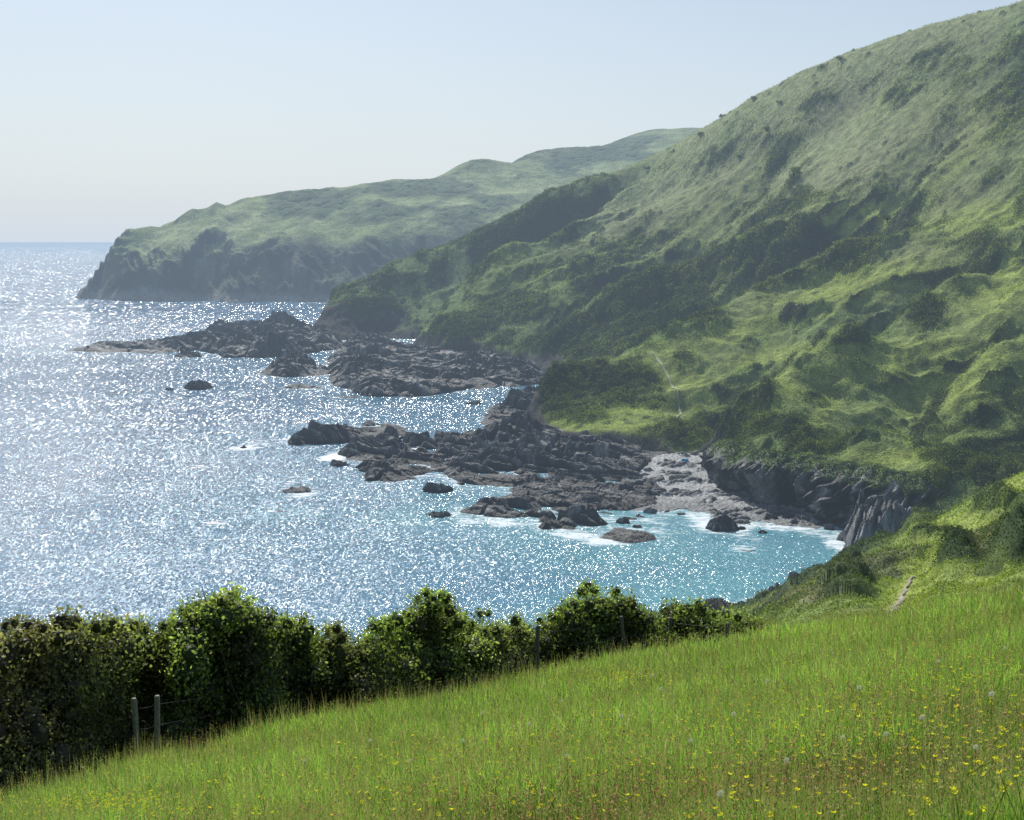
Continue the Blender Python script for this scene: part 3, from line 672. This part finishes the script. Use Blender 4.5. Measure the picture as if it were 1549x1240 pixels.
def ribbon(name,line,width,zf,mat,colr,lift,Rr,wob=.25):
    Ln=np.array(line);seg=np.linalg.norm(np.diff(Ln,axis=0),axis=1);cs=np.concatenate([[0],np.cumsum(seg)])
    s=np.linspace(0,cs[-1],int(cs[-1]/Rr)+2);x=np.interp(s,cs,Ln[:,0]);y=np.interp(s,cs,Ln[:,1])
    ker=np.hanning(15);ker/=ker.sum();x=np.convolve(np.pad(x,7,'edge'),ker,'valid');y=np.convolve(np.pad(y,7,'edge'),ker,'valid')
    x=x+wob*width*np.sin(s/width/2.3)
    tx=np.gradient(x);ty=np.gradient(y);l=np.hypot(tx,ty)
    t=np.linspace(-1,1,6)
    wv=width*(.8+.4*vn(s/width,s*0,4))
    Xr=x[:,None]-ty[:,None]/l[:,None]*t*wv[:,None]/2;Yr=y[:,None]+tx[:,None]/l[:,None]*t*wv[:,None]/2
    Zr=zf(Xr,Yr)+lift-.1*np.abs(t)[None]**3
    fc=grid_faces(len(s),6,np.ones(Xr.shape,bool))
    c=np.zeros((Xr.size,3))+np.array(colr)
    o=mesh_np(name,np.stack([Xr,Yr,Zr],-1).reshape(-1,3),fc,mat,c);tag(o,kind='structure')
ribbon('footpath',path1[:6],.32,scr_z,M_sand,(.27,.24,.18),.14,.3)
ribbon('footpath',path2,.9,lambda a,b:hill_z(a,b)[0],M_sand,(.22,.26,.11),.35,1.0,.1)
print('near slope',time.time()-T0)
# ---------- meadow
base_l=[(-150,1275),(0,1230),(100,1204),(208,1160),(400,1124),(560,1092),(640,1072),(800,1036),(950,1006),(1080,986),(1140,975),(1350,940),(1549,902),(1750,862)]
bw=np.array([mhit(*p) for p in base_l]);bU=bw[:,0]/bw[:,1];bY=bw[:,1]
def bndY(Uv):return np.interp(Uv,bU,bY)
def und(x,y):return mplane(x,y)+fbm(x/5,y/5,3,3)*.10*sstep(4,12,y)
rows=np.exp(np.linspace(math.log(1.0),math.log(60),300));U=np.linspace(-.75,.75,300)
X=rows[:,None]*U[None];Y=np.repeat(rows[:,None],len(U),1)
Z=und(X,Y)
keep=Y<bndY(X/Y)+1.2+2.0*(X/Y<.19)
col=np.zeros(X.shape+(3,))+np.array((.08,.12,.028))
fc=grid_faces(300,300,keep);V=np.stack([X,Y,Z],-1).reshape(-1,3);v,f,c=compact(V,fc,col.reshape(-1,3))
o=mesh_np('meadow',v,f,M_mead,c);tag(o,kind='structure')
def samp(n,y0=5.5,y1=52,pw=0.0):
    y=np.exp(rng.uniform(math.log(y0),math.log(y1),n*2));u=rng.uniform(-.47,.47,n*2)
    k=y<bndY(u)+rng.normal(.25,.25,n*2)
    y=y[k][:n];u=u[k][:n];return u*y,y
def blades(n,hmin,hmax,wk,colf,segs_tip=1.0,lean=.35,wmin=.0045):
    x,y=samp(n);n=len(x);z=und(x,y)-.02
    patchv=fbm(x/1.3,y/1.3,4,8)
    h=rng.uniform(hmin,hmax,n)*(1+.6*patchv)
    w=np.maximum(wmin,y/1236*wk)*rng.uniform(.6,1.4,n)
    a=rng.uniform(0,2*math.pi,n);la=rng.normal(0,lean,n)*h;lb=rng.uniform(0,2*math.pi,n)
    lx,ly=np.cos(lb)*la,np.sin(lb)*la
    wx,wy=np.cos(a)*w/2,np.sin(a)*w/2
    B0=np.stack([x-wx,y-wy,z],1);B1=np.stack([x+wx,y+wy,z],1)
    m0=np.stack([x-wx*.8+lx*.35,y-wy*.8+ly*.35,z+h*.55],1);m1=np.stack([x+wx*.8+lx*.35,y+wy*.8+ly*.35,z+h*.55],1)
    t=np.stack([x+lx,y+ly,z+h],1)
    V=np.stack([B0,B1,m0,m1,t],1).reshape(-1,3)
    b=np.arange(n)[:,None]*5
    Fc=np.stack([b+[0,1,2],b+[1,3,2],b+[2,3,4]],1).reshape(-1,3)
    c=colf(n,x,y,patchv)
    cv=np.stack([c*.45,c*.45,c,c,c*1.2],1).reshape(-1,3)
    return V,Fc,cv
def gcol(n,x,y,p):
    t=rng.uniform(0,1,(n,1))
    c=np.array((.105,.205,.045))*(1-t)+np.array((.33,.47,.11))*t
    dry=(rng.uniform(0,1,n)<.055+.07*fbm(x/3,y/3,2,88))[:,None]
    c=np.where(dry,np.array((.42,.39,.22)),c)
    big=fbm(x/7,y/7,3,18)
    return c*(1+.6*p[:,None]+.30*big[:,None])
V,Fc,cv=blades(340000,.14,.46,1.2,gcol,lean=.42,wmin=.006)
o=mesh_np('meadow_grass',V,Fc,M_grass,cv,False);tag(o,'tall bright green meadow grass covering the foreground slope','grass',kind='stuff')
def scol(n,x,y,p):
    t=rng.uniform(0,1,(n,1));return np.array((.19,.24,.08))*(1-t)+np.array((.30,.24,.13))*t
V,Fc,cv=blades(24000,.42,.72,.55,scol,lean=.13,wmin=.004)
x,y=samp(12500);n=len(x);z=und(x,y);h=rng.uniform(.36,.70,n);k=9
hx=np.repeat(x,k)+rng.normal(0,.009,n*k);hy=np.repeat(y,k)+rng.normal(0,.009,n*k);hz=np.repeat(z+h,k)-rng.uniform(0,.15,n*k)
red=np.repeat(np.clip(rng.uniform(-.4,.8,n)+1.0*fbm(x/4,y/4,2,99),0,1),k)[:,None]
c=np.array((.28,.31,.16))*(1-red)+np.array((.30,.155,.12))*red
c=c*rng.uniform(.6,1.3,(n*k,1))
v1,f1_,c1=leaf_tris(np.stack([hx,hy,hz],1),np.tile([0,0,1.],(n*k,1)),np.maximum(.010,np.repeat(y,k)/1236*.55),c,1.5)
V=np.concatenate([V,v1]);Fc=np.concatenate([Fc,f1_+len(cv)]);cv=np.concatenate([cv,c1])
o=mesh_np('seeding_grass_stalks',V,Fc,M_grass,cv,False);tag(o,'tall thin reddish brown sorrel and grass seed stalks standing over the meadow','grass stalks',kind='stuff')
print('grass',time.time()-T0)
# ---------- buttercups
def petal_mesh(r):
    V=[];Fc=[];c=[]
    for i in range(5):
        a=i*2*math.pi/5
        for (rr,da,zz) in ((.15,0,0),(.75,-.5,.35),(1.0,0,.55),(.75,.5,.35)):
            V.append((rr*r*math.cos(a+da),rr*r*math.sin(a+da),zz*r));c.append((.82,.74,.04))
        Fc.append([4*i,4*i+1,4*i+2,4*i+3])
    return np.array(V),np.array(Fc),np.array(c)
def stem_np(h,r=.0018):
    V=[];Fc=[]
    for i,t in enumerate((0,.5,1)):
        for j in range(4):
            a=j*math.pi/2;V.append((r*math.cos(a)+.01*math.sin(t*3),r*math.sin(a),-h*(1-t)))
    for i in range(2):
        for j in range(4):Fc.append([i*4+j,i*4+(j+1)%4,(i+1)*4+(j+1)%4,(i+1)*4+j])
    return np.array(V),np.array(Fc)
def head_at(px,py,h):
    dx,dy,dz=ray(px,py);t=(MC-HC+h)/(dz-MA*dx-MB_*dy);return dx*t,dy*t,HC+dz*t
pv,pf,pc=petal_mesh(.019);sv,sf=stem_np(.5)
proto=mesh_np('buttercup',pv,pf,M_petal,pc,False)
stem0=mesh_np('stem',sv,sf,M_grass,np.tile((.14,.2,.04),(len(sv),1)),False,parent=proto)
tag(proto,'small yellow buttercup flower on a thin stem in the near meadow grass','flower','buttercups dotted through the near meadow')
pts=[]
while len(pts)<300:
    px=random.uniform(80,1549);py=random.uniform(985,1238)
    if py<1160-(px-80)*.115:continue
    nzv=float(fbm(np.array([px/110.]),np.array([py/45.]),3,5)[0])
    if random.random()>.3+max(0,nzv+.05)*1.6:continue
    pts.append(head_at(px,py,random.uniform(.46,.62)))
for i,pt in enumerate(pts):
    if i==0:o=proto
    else:
        o=proto.copy();C.objects.link(o);s=stem0.copy();C.objects.link(s);s.parent=o
    o.location=pt;o.rotation_euler=(random.uniform(-.7,.7),random.uniform(-.7,.7),random.uniform(0,6))
    k=(.7+.35*random.random())*(1 if pt[1]<12 else min(2.0,pt[1]/12));o.scale=(k,k,k)
Pn=[]
def scat(cx,cy,rx,ry,n):
    for _ in range(n):
        px=random.gauss(cx,rx);py=random.gauss(cy,ry)
        if -20<px<1570 and py<1245 and py>900:
            x,y,z=head_at(px,py,random.uniform(.42,.60))
            if 5<y<float(bndY(x/y))+.2:Pn.append((x,y,z))
scat(930,1022,60,7,260);scat(150,1210,70,12,260);scat(1350,1000,160,25,260);scat(1000,1070,260,40,280);scat(1250,1110,200,50,160);scat(500,1130,140,25,150);scat(1450,940,70,15,90);scat(700,1170,250,40,120)
Pn=np.array(Pn);n=len(Pn)
sz=np.maximum(.014,Pn[:,1]/1236*.95)*rng.uniform(.7,1.15,n)
vv=(Pn[:,None,:]+pv[None]/.019*sz[:,None,None]);ff=(pf[None]+np.arange(n)[:,None,None]*len(pv)).reshape(-1,4)
o=mesh_np('distant_buttercups',vv.reshape(-1,3),ff,M_petal,np.tile(pc,(n,1)),False);tag(o,'scattered yellow specks of many more buttercups across the meadow','flowers',kind='stuff')
def clock_mesh(r):
    n=170;d=rng.normal(size=(n,3));d/=np.linalg.norm(d,axis=1,keepdims=True)
    return leaf_tris(d*r*rng.uniform(.5,1,(n,1)),d,np.full(n,r*.22),np.full((n,3),.55),1)
cv_,cf_,cc_=clock_mesh(.023)
c0=mesh_np('dandelion_clock',cv_,cf_,M_petal,cc_,False);s0=mesh_np('stem',sv,sf,M_grass,np.tile((.16,.2,.07),(len(sv),1)),False,parent=c0)
for i,(px,py) in enumerate([(858,1143),(968,1018),(985,1022),(1045,1120),(1110,1080),(1275,1115),(800,1095),(1000,1042),(1340,1110),(940,1083),(1260,988),(1420,1000),(1500,1050),(1190,1150),(700,1120),(620,1150),(1090,1200),(1300,1040),(850,1060),(560,1120),(1476,1130),(1395,1085),(730,1078),(460,1150),(1160,1030),(1520,980)]):
    if i==0:o=c0
    else:
        o=c0.copy();C.objects.link(o);s=s0.copy();C.objects.link(s);s.parent=o
    o.location=head_at(px,py,.62);k=(.65+.35*((i*7)%5)/4)*max(1,o.location.y/20);o.scale=(k,k,k)
    tag(o,'round white dandelion seed head on a stem among the meadow grass','flower','white dandelion clocks in the meadow')
# ---------- hedge
top_l=[(-80,950),(0,957),(30,946),(55,955),(100,943),(140,955),(180,944),(225,962),(250,955),(268,938),(300,915),(350,904),(385,920),(396,945),(420,938),(450,943),(480,964),(505,956),(535,978),(550,974),(565,955),(600,938),(625,925),(650,902),(680,914),(700,950),(730,940),(760,950),(780,938),(810,953),(840,943),(858,910),(890,896),(925,902),(950,912),(970,932),(990,938),(1010,920),(1035,916),(1060,926),(1078,944),(1110,936),(1130,945),(1150,952)]
hb_l=[(-80,1252),(0,1228),(100,1202),(208,1158),(400,1122),(560,1090),(640,1070),(800,1034),(950,1004),(1080,984),(1150,972)]
def tube(pts,r0,r1,k=5):
    V=[];Fc=[]
    n=len(pts)
    for i,p in enumerate(pts):
        r=r0+(r1-r0)*i/(n-1)
        a=pts[min(i+1,n-1)]-pts[max(i-1,0)];a=a/np.linalg.norm(a)
        b=np.cross(a,[.3,.9,.1]);b/=np.linalg.norm(b);c=np.cross(a,b)
        for j in range(k):
            t=2*math.pi*j/k;V.append(p+r*(math.cos(t)*b+math.sin(t)*c))
    for i in range(n-1):
        for j in range(k):Fc.append([i*k+j,i*k+(j+1)%k,(i+1)*k+(j+1)%k,(i+1)*k+j])
    return np.array(V),np.array(Fc)
def leaf_quads(P,nrm,size,col,up=1.0):
    n=len(P);nr=nrm*up+rng.normal(size=(n,3))*.9;nr/=np.linalg.norm(nr,axis=1,keepdims=True)
    d=rng.normal(size=(n,3));d-=nr*(d*nr).sum(1,keepdims=True);d/=np.linalg.norm(d,axis=1,keepdims=True)
    e=np.cross(nr,d);s=size[:,None]
    V=np.stack([P-d*s,P+e*s*.6,P+d*s,P-e*s*.6],1).reshape(-1,3)
    return V,np.arange(4*n).reshape(-1,4),np.repeat(col,4,0)
def ico_lump(c,r,seed):
    k=10;th=np.linspace(0,math.pi,7);ph=np.linspace(0,2*math.pi,k,endpoint=False)
    T_,P_=np.meshgrid(th,ph,indexing='ij')
    rr=r*(1+.15*np.sin(3*P_+seed)*np.sin(T_))
    V=np.stack([c[0]+rr*np.sin(T_)*np.cos(P_),c[1]+rr*np.sin(T_)*np.sin(P_),c[2]+rr*np.cos(T_)],-1).reshape(-1,3)
    idx=np.arange(7*k).reshape(7,k);ix2=np.roll(idx,-1,1)
    return V,np.stack([idx[:-1],ix2[:-1],ix2[1:],idx[1:]],-1).reshape(-1,4)
def xat(px,y,z):return (px-774.5)/F*(y*CT-(z-HC)*ST)
NL=0
BRN=np.array((.22,.19,.12))
def hedge_seg(a,b,label,colA,colB,lsz,seed,dens=1.0):
    global NL
    root=bpy.data.objects.new('hedgerow_shrub',None);C.objects.link(root)
    pm=(a+b)/2;bx,by=mhit(pm,np.interp(pm,*zip(*hb_l)));root.location=(bx,by,mplane(bx,by))
    tag(root,label,'shrub')
    off=np.array(root.location)
    Vs=[];Fs=[];Cs=[];nv=0;TV=[];TF=[];tn=0
    lobes=[]
    r_=np.random.default_rng(seed)
    wid=(b-a)/F*by;hgt_=(np.interp(pm,*zip(*hb_l))-np.interp(pm,*zip(*top_l)))/F*by
    nl=int(wid*(hgt_+.4)*22*dens)+12
    ov=12
    for i_ in range(nl):
        px=a-ov+(b-a+2*ov)*((i_*.618034)%1);tp=np.interp(px,*zip(*top_l));bp=np.interp(px,*zip(*hb_l))
        x0,y0=mhit(px,bp);z0=mplane(x0,y0)
        f=(i_+r_.uniform())/nl
        clump=float(fbm(np.array([px/40.]),np.array([f*2.8]),2,311)[0])
        back=max(.2,.55+1.5*clump+f*.8+r_.uniform(0,.35))
        Yc=y0+back
        zt=at(px,tp,Yc)[2]
        r=r_.uniform(.15,.42)
        zc_=z0-.1+(zt-r*.9-z0+.1)*f
        tone=1+.6*float(vn(np.array([px/30.]),np.array([f*4.]),77)[0])
        lobes.append((np.array([xat(px,Yc,zc_),Yc,zc_]),r,tone))
    for i_ in range(int(nl*.45)):
        px=a+(b-a)*((i_*.618034+.31)%1);tp=np.interp(px,*zip(*top_l));bp=np.interp(px,*zip(*hb_l))
        x0,y0=mhit(px,bp);f=(i_+.5)/(nl*.45);Yc=y0+1.7;zt=at(px,tp,Yc)[2];z0=mplane(x0,Yc)
        zc_=z0-.2+(zt-.42-z0+.2)*f;lobes.append((np.array([xat(px,Yc,zc_),Yc,zc_]),.42,.8))
    for px in np.arange(a,b,6):
        tp=np.interp(px,*zip(*top_l))+r_.uniform(-18,15);bp=np.interp(px,*zip(*hb_l));x0,y0=mhit(px,bp);Yc=y0+r_.uniform(.7,1.9);r=r_.uniform(.07,.24)
        q_=at(px,tp,Yc);lobes.append((np.array([q_[0],Yc,q_[2]-r*.7]),r,1.35))
    for px in np.arange(a,b,11):
        bp=np.interp(px,*zip(*hb_l));x0,y0=mhit(px+r_.uniform(-6,6),bp);Yc=y0+r_.uniform(-.5,.3);r=r_.uniform(.1,.24)
        lobes.append((np.array([x0,Yc,mplane(x0,Yc)+r*.4+r_.uniform(0,.15)]),r,1.0))
    for j,(c,r,tn_) in enumerate(lobes):
        brn=.5*(r_.uniform()<.12)
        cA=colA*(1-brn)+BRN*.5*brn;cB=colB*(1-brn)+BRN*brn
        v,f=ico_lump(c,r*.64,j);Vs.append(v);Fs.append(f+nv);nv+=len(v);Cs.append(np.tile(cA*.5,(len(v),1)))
        n=int(1750*r*r)+30;NL+=n
        d=r_.normal(size=(n,3));d/=np.linalg.norm(d,axis=1,keepdims=True)
        P_=c+d*r*r_.uniform(.66,1.42,(n,1))*[1,1,1.1]
        t=r_.uniform(0,1,(n,1))**1.3;tone=r_.uniform(.6,1.35)*tn_
        v,f,cc=leaf_quads(P_,d,r_.uniform(.5,1.3,n)*lsz,(cA*(1-t)+cB*t)*tone)
        Vs.append(v);Fs.append(f+nv);nv+=len(v);Cs.append(cc)
        if j%12==0:
            x0=c[0]+r_.normal()*.3;y0=c[1];g=np.array([x0,y0,mplane(x0,y0)-.1])
            mid=(g+c)/2+r_.normal(size=3)*.12
            v,f=tube([g,mid,c,c+(c-mid)*.3],.02,.006);TV.append(v);TF.append(f+tn);tn+=len(v)
        if j%3==0:
            dd=np.array([r_.normal()*.35,r_.normal()*.25,r_.uniform(.3,.9)])*r*2.0
            v,f=tube([c,c+dd*.5,c+dd+[0,0,-.03]],.006,.003,3);TV.append(v);TF.append(f+tn);tn+=len(v)
            n=14;tt=r_.uniform(.45,1,(n,1));P_=c+dd*tt+r_.normal(size=(n,3))*.04
            v,f,cc=leaf_quads(P_,np.tile(dd,(n,1)),np.full(n,lsz*.9),np.tile(cB,(n,1))*r_.uniform(.7,1.2,(n,1)))
            Vs.append(v);Fs.append(f+nv);nv+=len(v);Cs.append(cc)
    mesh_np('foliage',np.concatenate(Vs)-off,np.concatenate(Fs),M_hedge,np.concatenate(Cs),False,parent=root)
    mesh_np('branches',np.concatenate(TV)-off,np.concatenate(TF),M_bark,None,True,parent=root)
g1=np.array((.11,.152,.05));g2=np.array((.32,.41,.115));b1=np.array((.11,.115,.055));b2=np.array((.28,.275,.13))
segs=[(-80,110,'brownish bramble shrub at the left end of the hedge',b1,b2,.036),(110,262,'dull olive hedge shrub behind the two weathered posts at the left',(b1+g1)/2,(b2+g2)/2*.9,.037),
(262,398,'tall rounded leafy bush standing highest in the left half of the hedge',g1,g2,.042),(398,480,'mid height hedge shrub just right of the tall round bush',g1*.9,g2*.85,.038),
(480,560,'lowest dipping stretch of dark hedge before the second tall bush',(g1+b1)/2,(g2+b2)*.42,.038),(560,702,'second tall bush with pointed crown near the middle of the hedge',g1,g2*.95,.046),
(702,842,'level stretch of clipped looking hedge between the two right tall bushes',(g1*2+b1)/3,(g2*2+b2)/3,.040),(842,985,'tall dark bush with bare twigs behind the leaning grey post',g1*.85,g2*.8,.046),
(985,1080,'small rounded bush near the right end of the hedge',g1,g2*.85,.042),(1080,1150,'last low scruffy bush at the right end of the hedge',g1,g2*.8,.040)]
for i,s in enumerate(segs):hedge_seg(*s,seed=50+i,dens=1.5 if i>=8 else (1.1 if i in(3,4,6) else 1.0))
print('hedge',time.time()-T0,NL)
# ---------- fence
fr=bpy.data.objects.new('wire_fence',None);C.objects.link(fr)
posts=[(208,1168,1056,-.02,-.1),(236,1163,1052,.04,-.1),(485,1092,1014,.02,.5),(610,1068,985,-.03,.5),(812,1036,946,.02,.4),(946,1006,932,-.09,.15),(1012,994,934,.03,.4),(1100,984,942,.0,.4)]
tops=[]
bx,by=mhit(208,1168);fo=np.array([bx,by,mplane(bx,by)]);fr.location=fo
for i,(px,pb,pt,ln,bk) in enumerate(posts):
    x,y=mhit(px,pb);y+=bk;x=xat(px,y,mplane(x,y)+.5);z=mplane(x,y)
    h=at(px,pt,y)[2]-z
    k=8;V=[];Fc=[];hs_=[-.3,.0,h*.35,h*.7,h-.03,h]
    for j,zz in enumerate(hs_):
        for a in range(k):
            t=2*math.pi*a/k;r=(.047 if j<5 else .036)*(1+.14*math.sin(3*t+i+j*.6))
            V.append((x+r*math.cos(t)+ln*zz,y+r*math.sin(t),z+zz))
    for j in range(5):
        for a in range(k):Fc.append([j*k+a,j*k+(a+1)%k,(j+1)*k+(a+1)%k,(j+1)*k+a])
    c=len(V);V.append((x+ln*h,y,z+h+.005))
    for a in range(0,k):Fc.append([5*k+a,5*k+(a+1)%k,c])
    me=bpy.data.meshes.new('post');me.from_pydata([tuple(np.array(v)-fo) for v in V],[],Fc);me.materials.append(M_wood if i in(0,1) else M_wood2)
    o=bpy.data.objects.new('post',me);C.objects.link(o);o.parent=fr
    tops.append((x,y,z,h,ln))
for f_ in (.9,.62,.35):
    pts=[]
    for a,b in zip(tops[:-1],tops[1:]):
        for t in np.linspace(0,1,8)[:-1]:
            pa=np.array([a[0]+a[4]*a[3]*f_,a[1]-.06,a[2]+a[3]*f_]);pb=np.array([b[0]+b[4]*b[3]*f_,b[1]-.06,b[2]+b[3]*f_])
            q_=pa*(1-t)+pb*t;q_[2]-=.04*math.sin(math.pi*t);pts.append(q_-fo)
    v,f=tube(pts,.002,.002,4);mesh_np('wire',v,f,M_wire,None,True,parent=fr)
tag(fr,'weathered wooden post and wire fence running along the foot of the hedge','fence')
# ---------- beach tent, red windbreak
def tent():
    x,y=sea(1035,712);z=1.9
    r=bpy.data.objects.new('beach_tent',None);C.objects.link(r);r.location=(x,y,z);tag(r,'small pale blue dome beach tent pitched at the back of the cove','tent')
    V=[];Fc=[];n=12
    for i in range(7):
        for j in range(n):
            p=i/6*math.pi/2;a=j/(n-1)*math.pi*1.35-.55-math.pi*.5
            V.append((1.35*math.cos(p)*math.cos(a),1.0*math.cos(p)*math.sin(a),1.45*math.sin(p)**.8))
    for i in range(6):
        for j in range(n-1):Fc.append([i*n+j,i*n+j+1,(i+1)*n+j+1,(i+1)*n+j])
    mesh_np('canopy',np.array(V),np.array(Fc),M_tent,None,True,parent=r)
    V=[(-1.3,-.9,.03),(1.3,-.9,.03),(1.2,.9,.03),(-1.2,.9,.03)];mesh_np('groundsheet',np.array(V),np.array([[0,1,2,3]]),M_tent2,None,False,parent=r)
    for s in(-1,1):
        v,f=tube([np.array([s*1.35*math.cos(t),-.6+.3*math.sin(t),1.46*math.sin(t)]) for t in np.linspace(0,math.pi/2,8)],.03,.03,5);mesh_np('tent_pole',v,f,M_tent2,None,True,parent=r)
tent()
def windbreak(px,py,w,label):
    x,y=sea(px,py);z=1.7
    r=bpy.data.objects.new('windbreak',None);C.objects.link(r);r.location=(x,y,z);tag(r,label,'windbreak')
    xs=np.linspace(-w/2,w/2,13);V=[];Fc=[]
    for k_,zz in enumerate((.1,.4,.7)):
        for q_ in xs:V.append((q_,.25*math.sin(q_*3),zz+.03*math.cos(q_*6)))
    for a in range(2):
        for b in range(12):Fc.append([a*13+b,a*13+b+1,(a+1)*13+b+1,(a+1)*13+b])
    mesh_np('cloth_panel',np.array(V),np.array(Fc),M_red,None,True,parent=r)
    for q_ in xs[::4]:
        v,f=tube([np.array([q_,.25*math.sin(q_*3)-.03,-.2]),np.array([q_,.25*math.sin(q_*3)-.03,.85])],.025,.02,5);mesh_np('pole',v,f,M_wood,None,True,parent=r)
windbreak(1066,710,1.7,'low red windbreak standing right of the blue beach tent')
# ---------- lone hillside bushes and trees
def bush_tree(px,py,Y,h,w,name,label,cat,group=None,trunk=True,cA=DK*1.2,cB=MD*1.2):
    ys=np.linspace(Y-140,Y+120,400);dx,dy,dz=ray(px,py);t=ys/dy;xs_=dx*t;zs=HC+dz*t
    g_,_=hill_z(xs_,ys);k=np.argmax(g_>zs)
    if not (g_>zs).any():return
    x,y=xs_[k],ys[k];z=float(g_[k])
    r=bpy.data.objects.new(name,None);C.objects.link(r);r.location=(x,y,z);tag(r,label,cat,group)
    rr=np.random.default_rng(int(px*7+py));V=[];Fc=[];Cs=[];n0_=0
    tv=[];tf=[];tn=0
    v,f=tube([np.array([0,0,-.5]),np.array([.1*h*.3,0,h*.3]),np.array([0,0,h*.7])],.03*h,.015*h);tv.append(v);tf.append(f);tn+=len(v)
    for j in range(9):
        c=np.array([rr.normal()*w*.28,rr.normal()*w*.28,h*(rr.uniform(.45,.85) if trunk else rr.uniform(.2,.75))]);s=w*rr.uniform(.16,.3)
        v,f=tube([np.array([0,0,h*.25]),c*.6+[0,0,h*.1],c],.014*h,.006*h,4);tv.append(v);tf.append(f+tn);tn+=len(v)
        n=70;d=rr.normal(size=(n,3));P_=c+d/np.linalg.norm(d,axis=1,keepdims=True)*s*rr.uniform(.5,1.25,(n,1));t_=rr.uniform(0,1,(n,1))
        v,f,cc=leaf_quads(P_,d,np.full(n,.07*w+.05)*rr.uniform(.5,1,n),cA*(1-t_)+cB*t_);V.append(v);Fc.append(f+n0_);n0_+=len(v);Cs.append(cc)
    mesh_np('crown',np.concatenate(V),np.concatenate(Fc),M_fol,np.concatenate(Cs),False,parent=r)
    mesh_np('trunk',np.concatenate(tv),np.concatenate(tf),M_bark,None,True,parent=r)
bush_tree(1200,272,610,7,5,'hawthorn_tree','largest lone dark tree standing on the upper grassy slope','tree')
bush_tree(1342,338,540,5,3.5,'hawthorn_tree','bare looking thin tree on the mid slope by the bright grass patch','tree')
bush_tree(1160,202,720,4,3.5,'hawthorn_tree','small tree on the pale grass above the largest lone tree','tree')
for i,(px,py) in enumerate([(1018,232),(1092,178),(1140,152),(1243,104),(1272,92),(1060,206),(1180,158),(980,258),(930,275),(1120,240)]):
    bush_tree(px,py,770,2.6,3.6,'hillside_bush','small dark rounded bush dotted on the pale upper slope below the skyline','bush','lone bushes on the upper grass slope',False)
print('done',time.time()-T0)
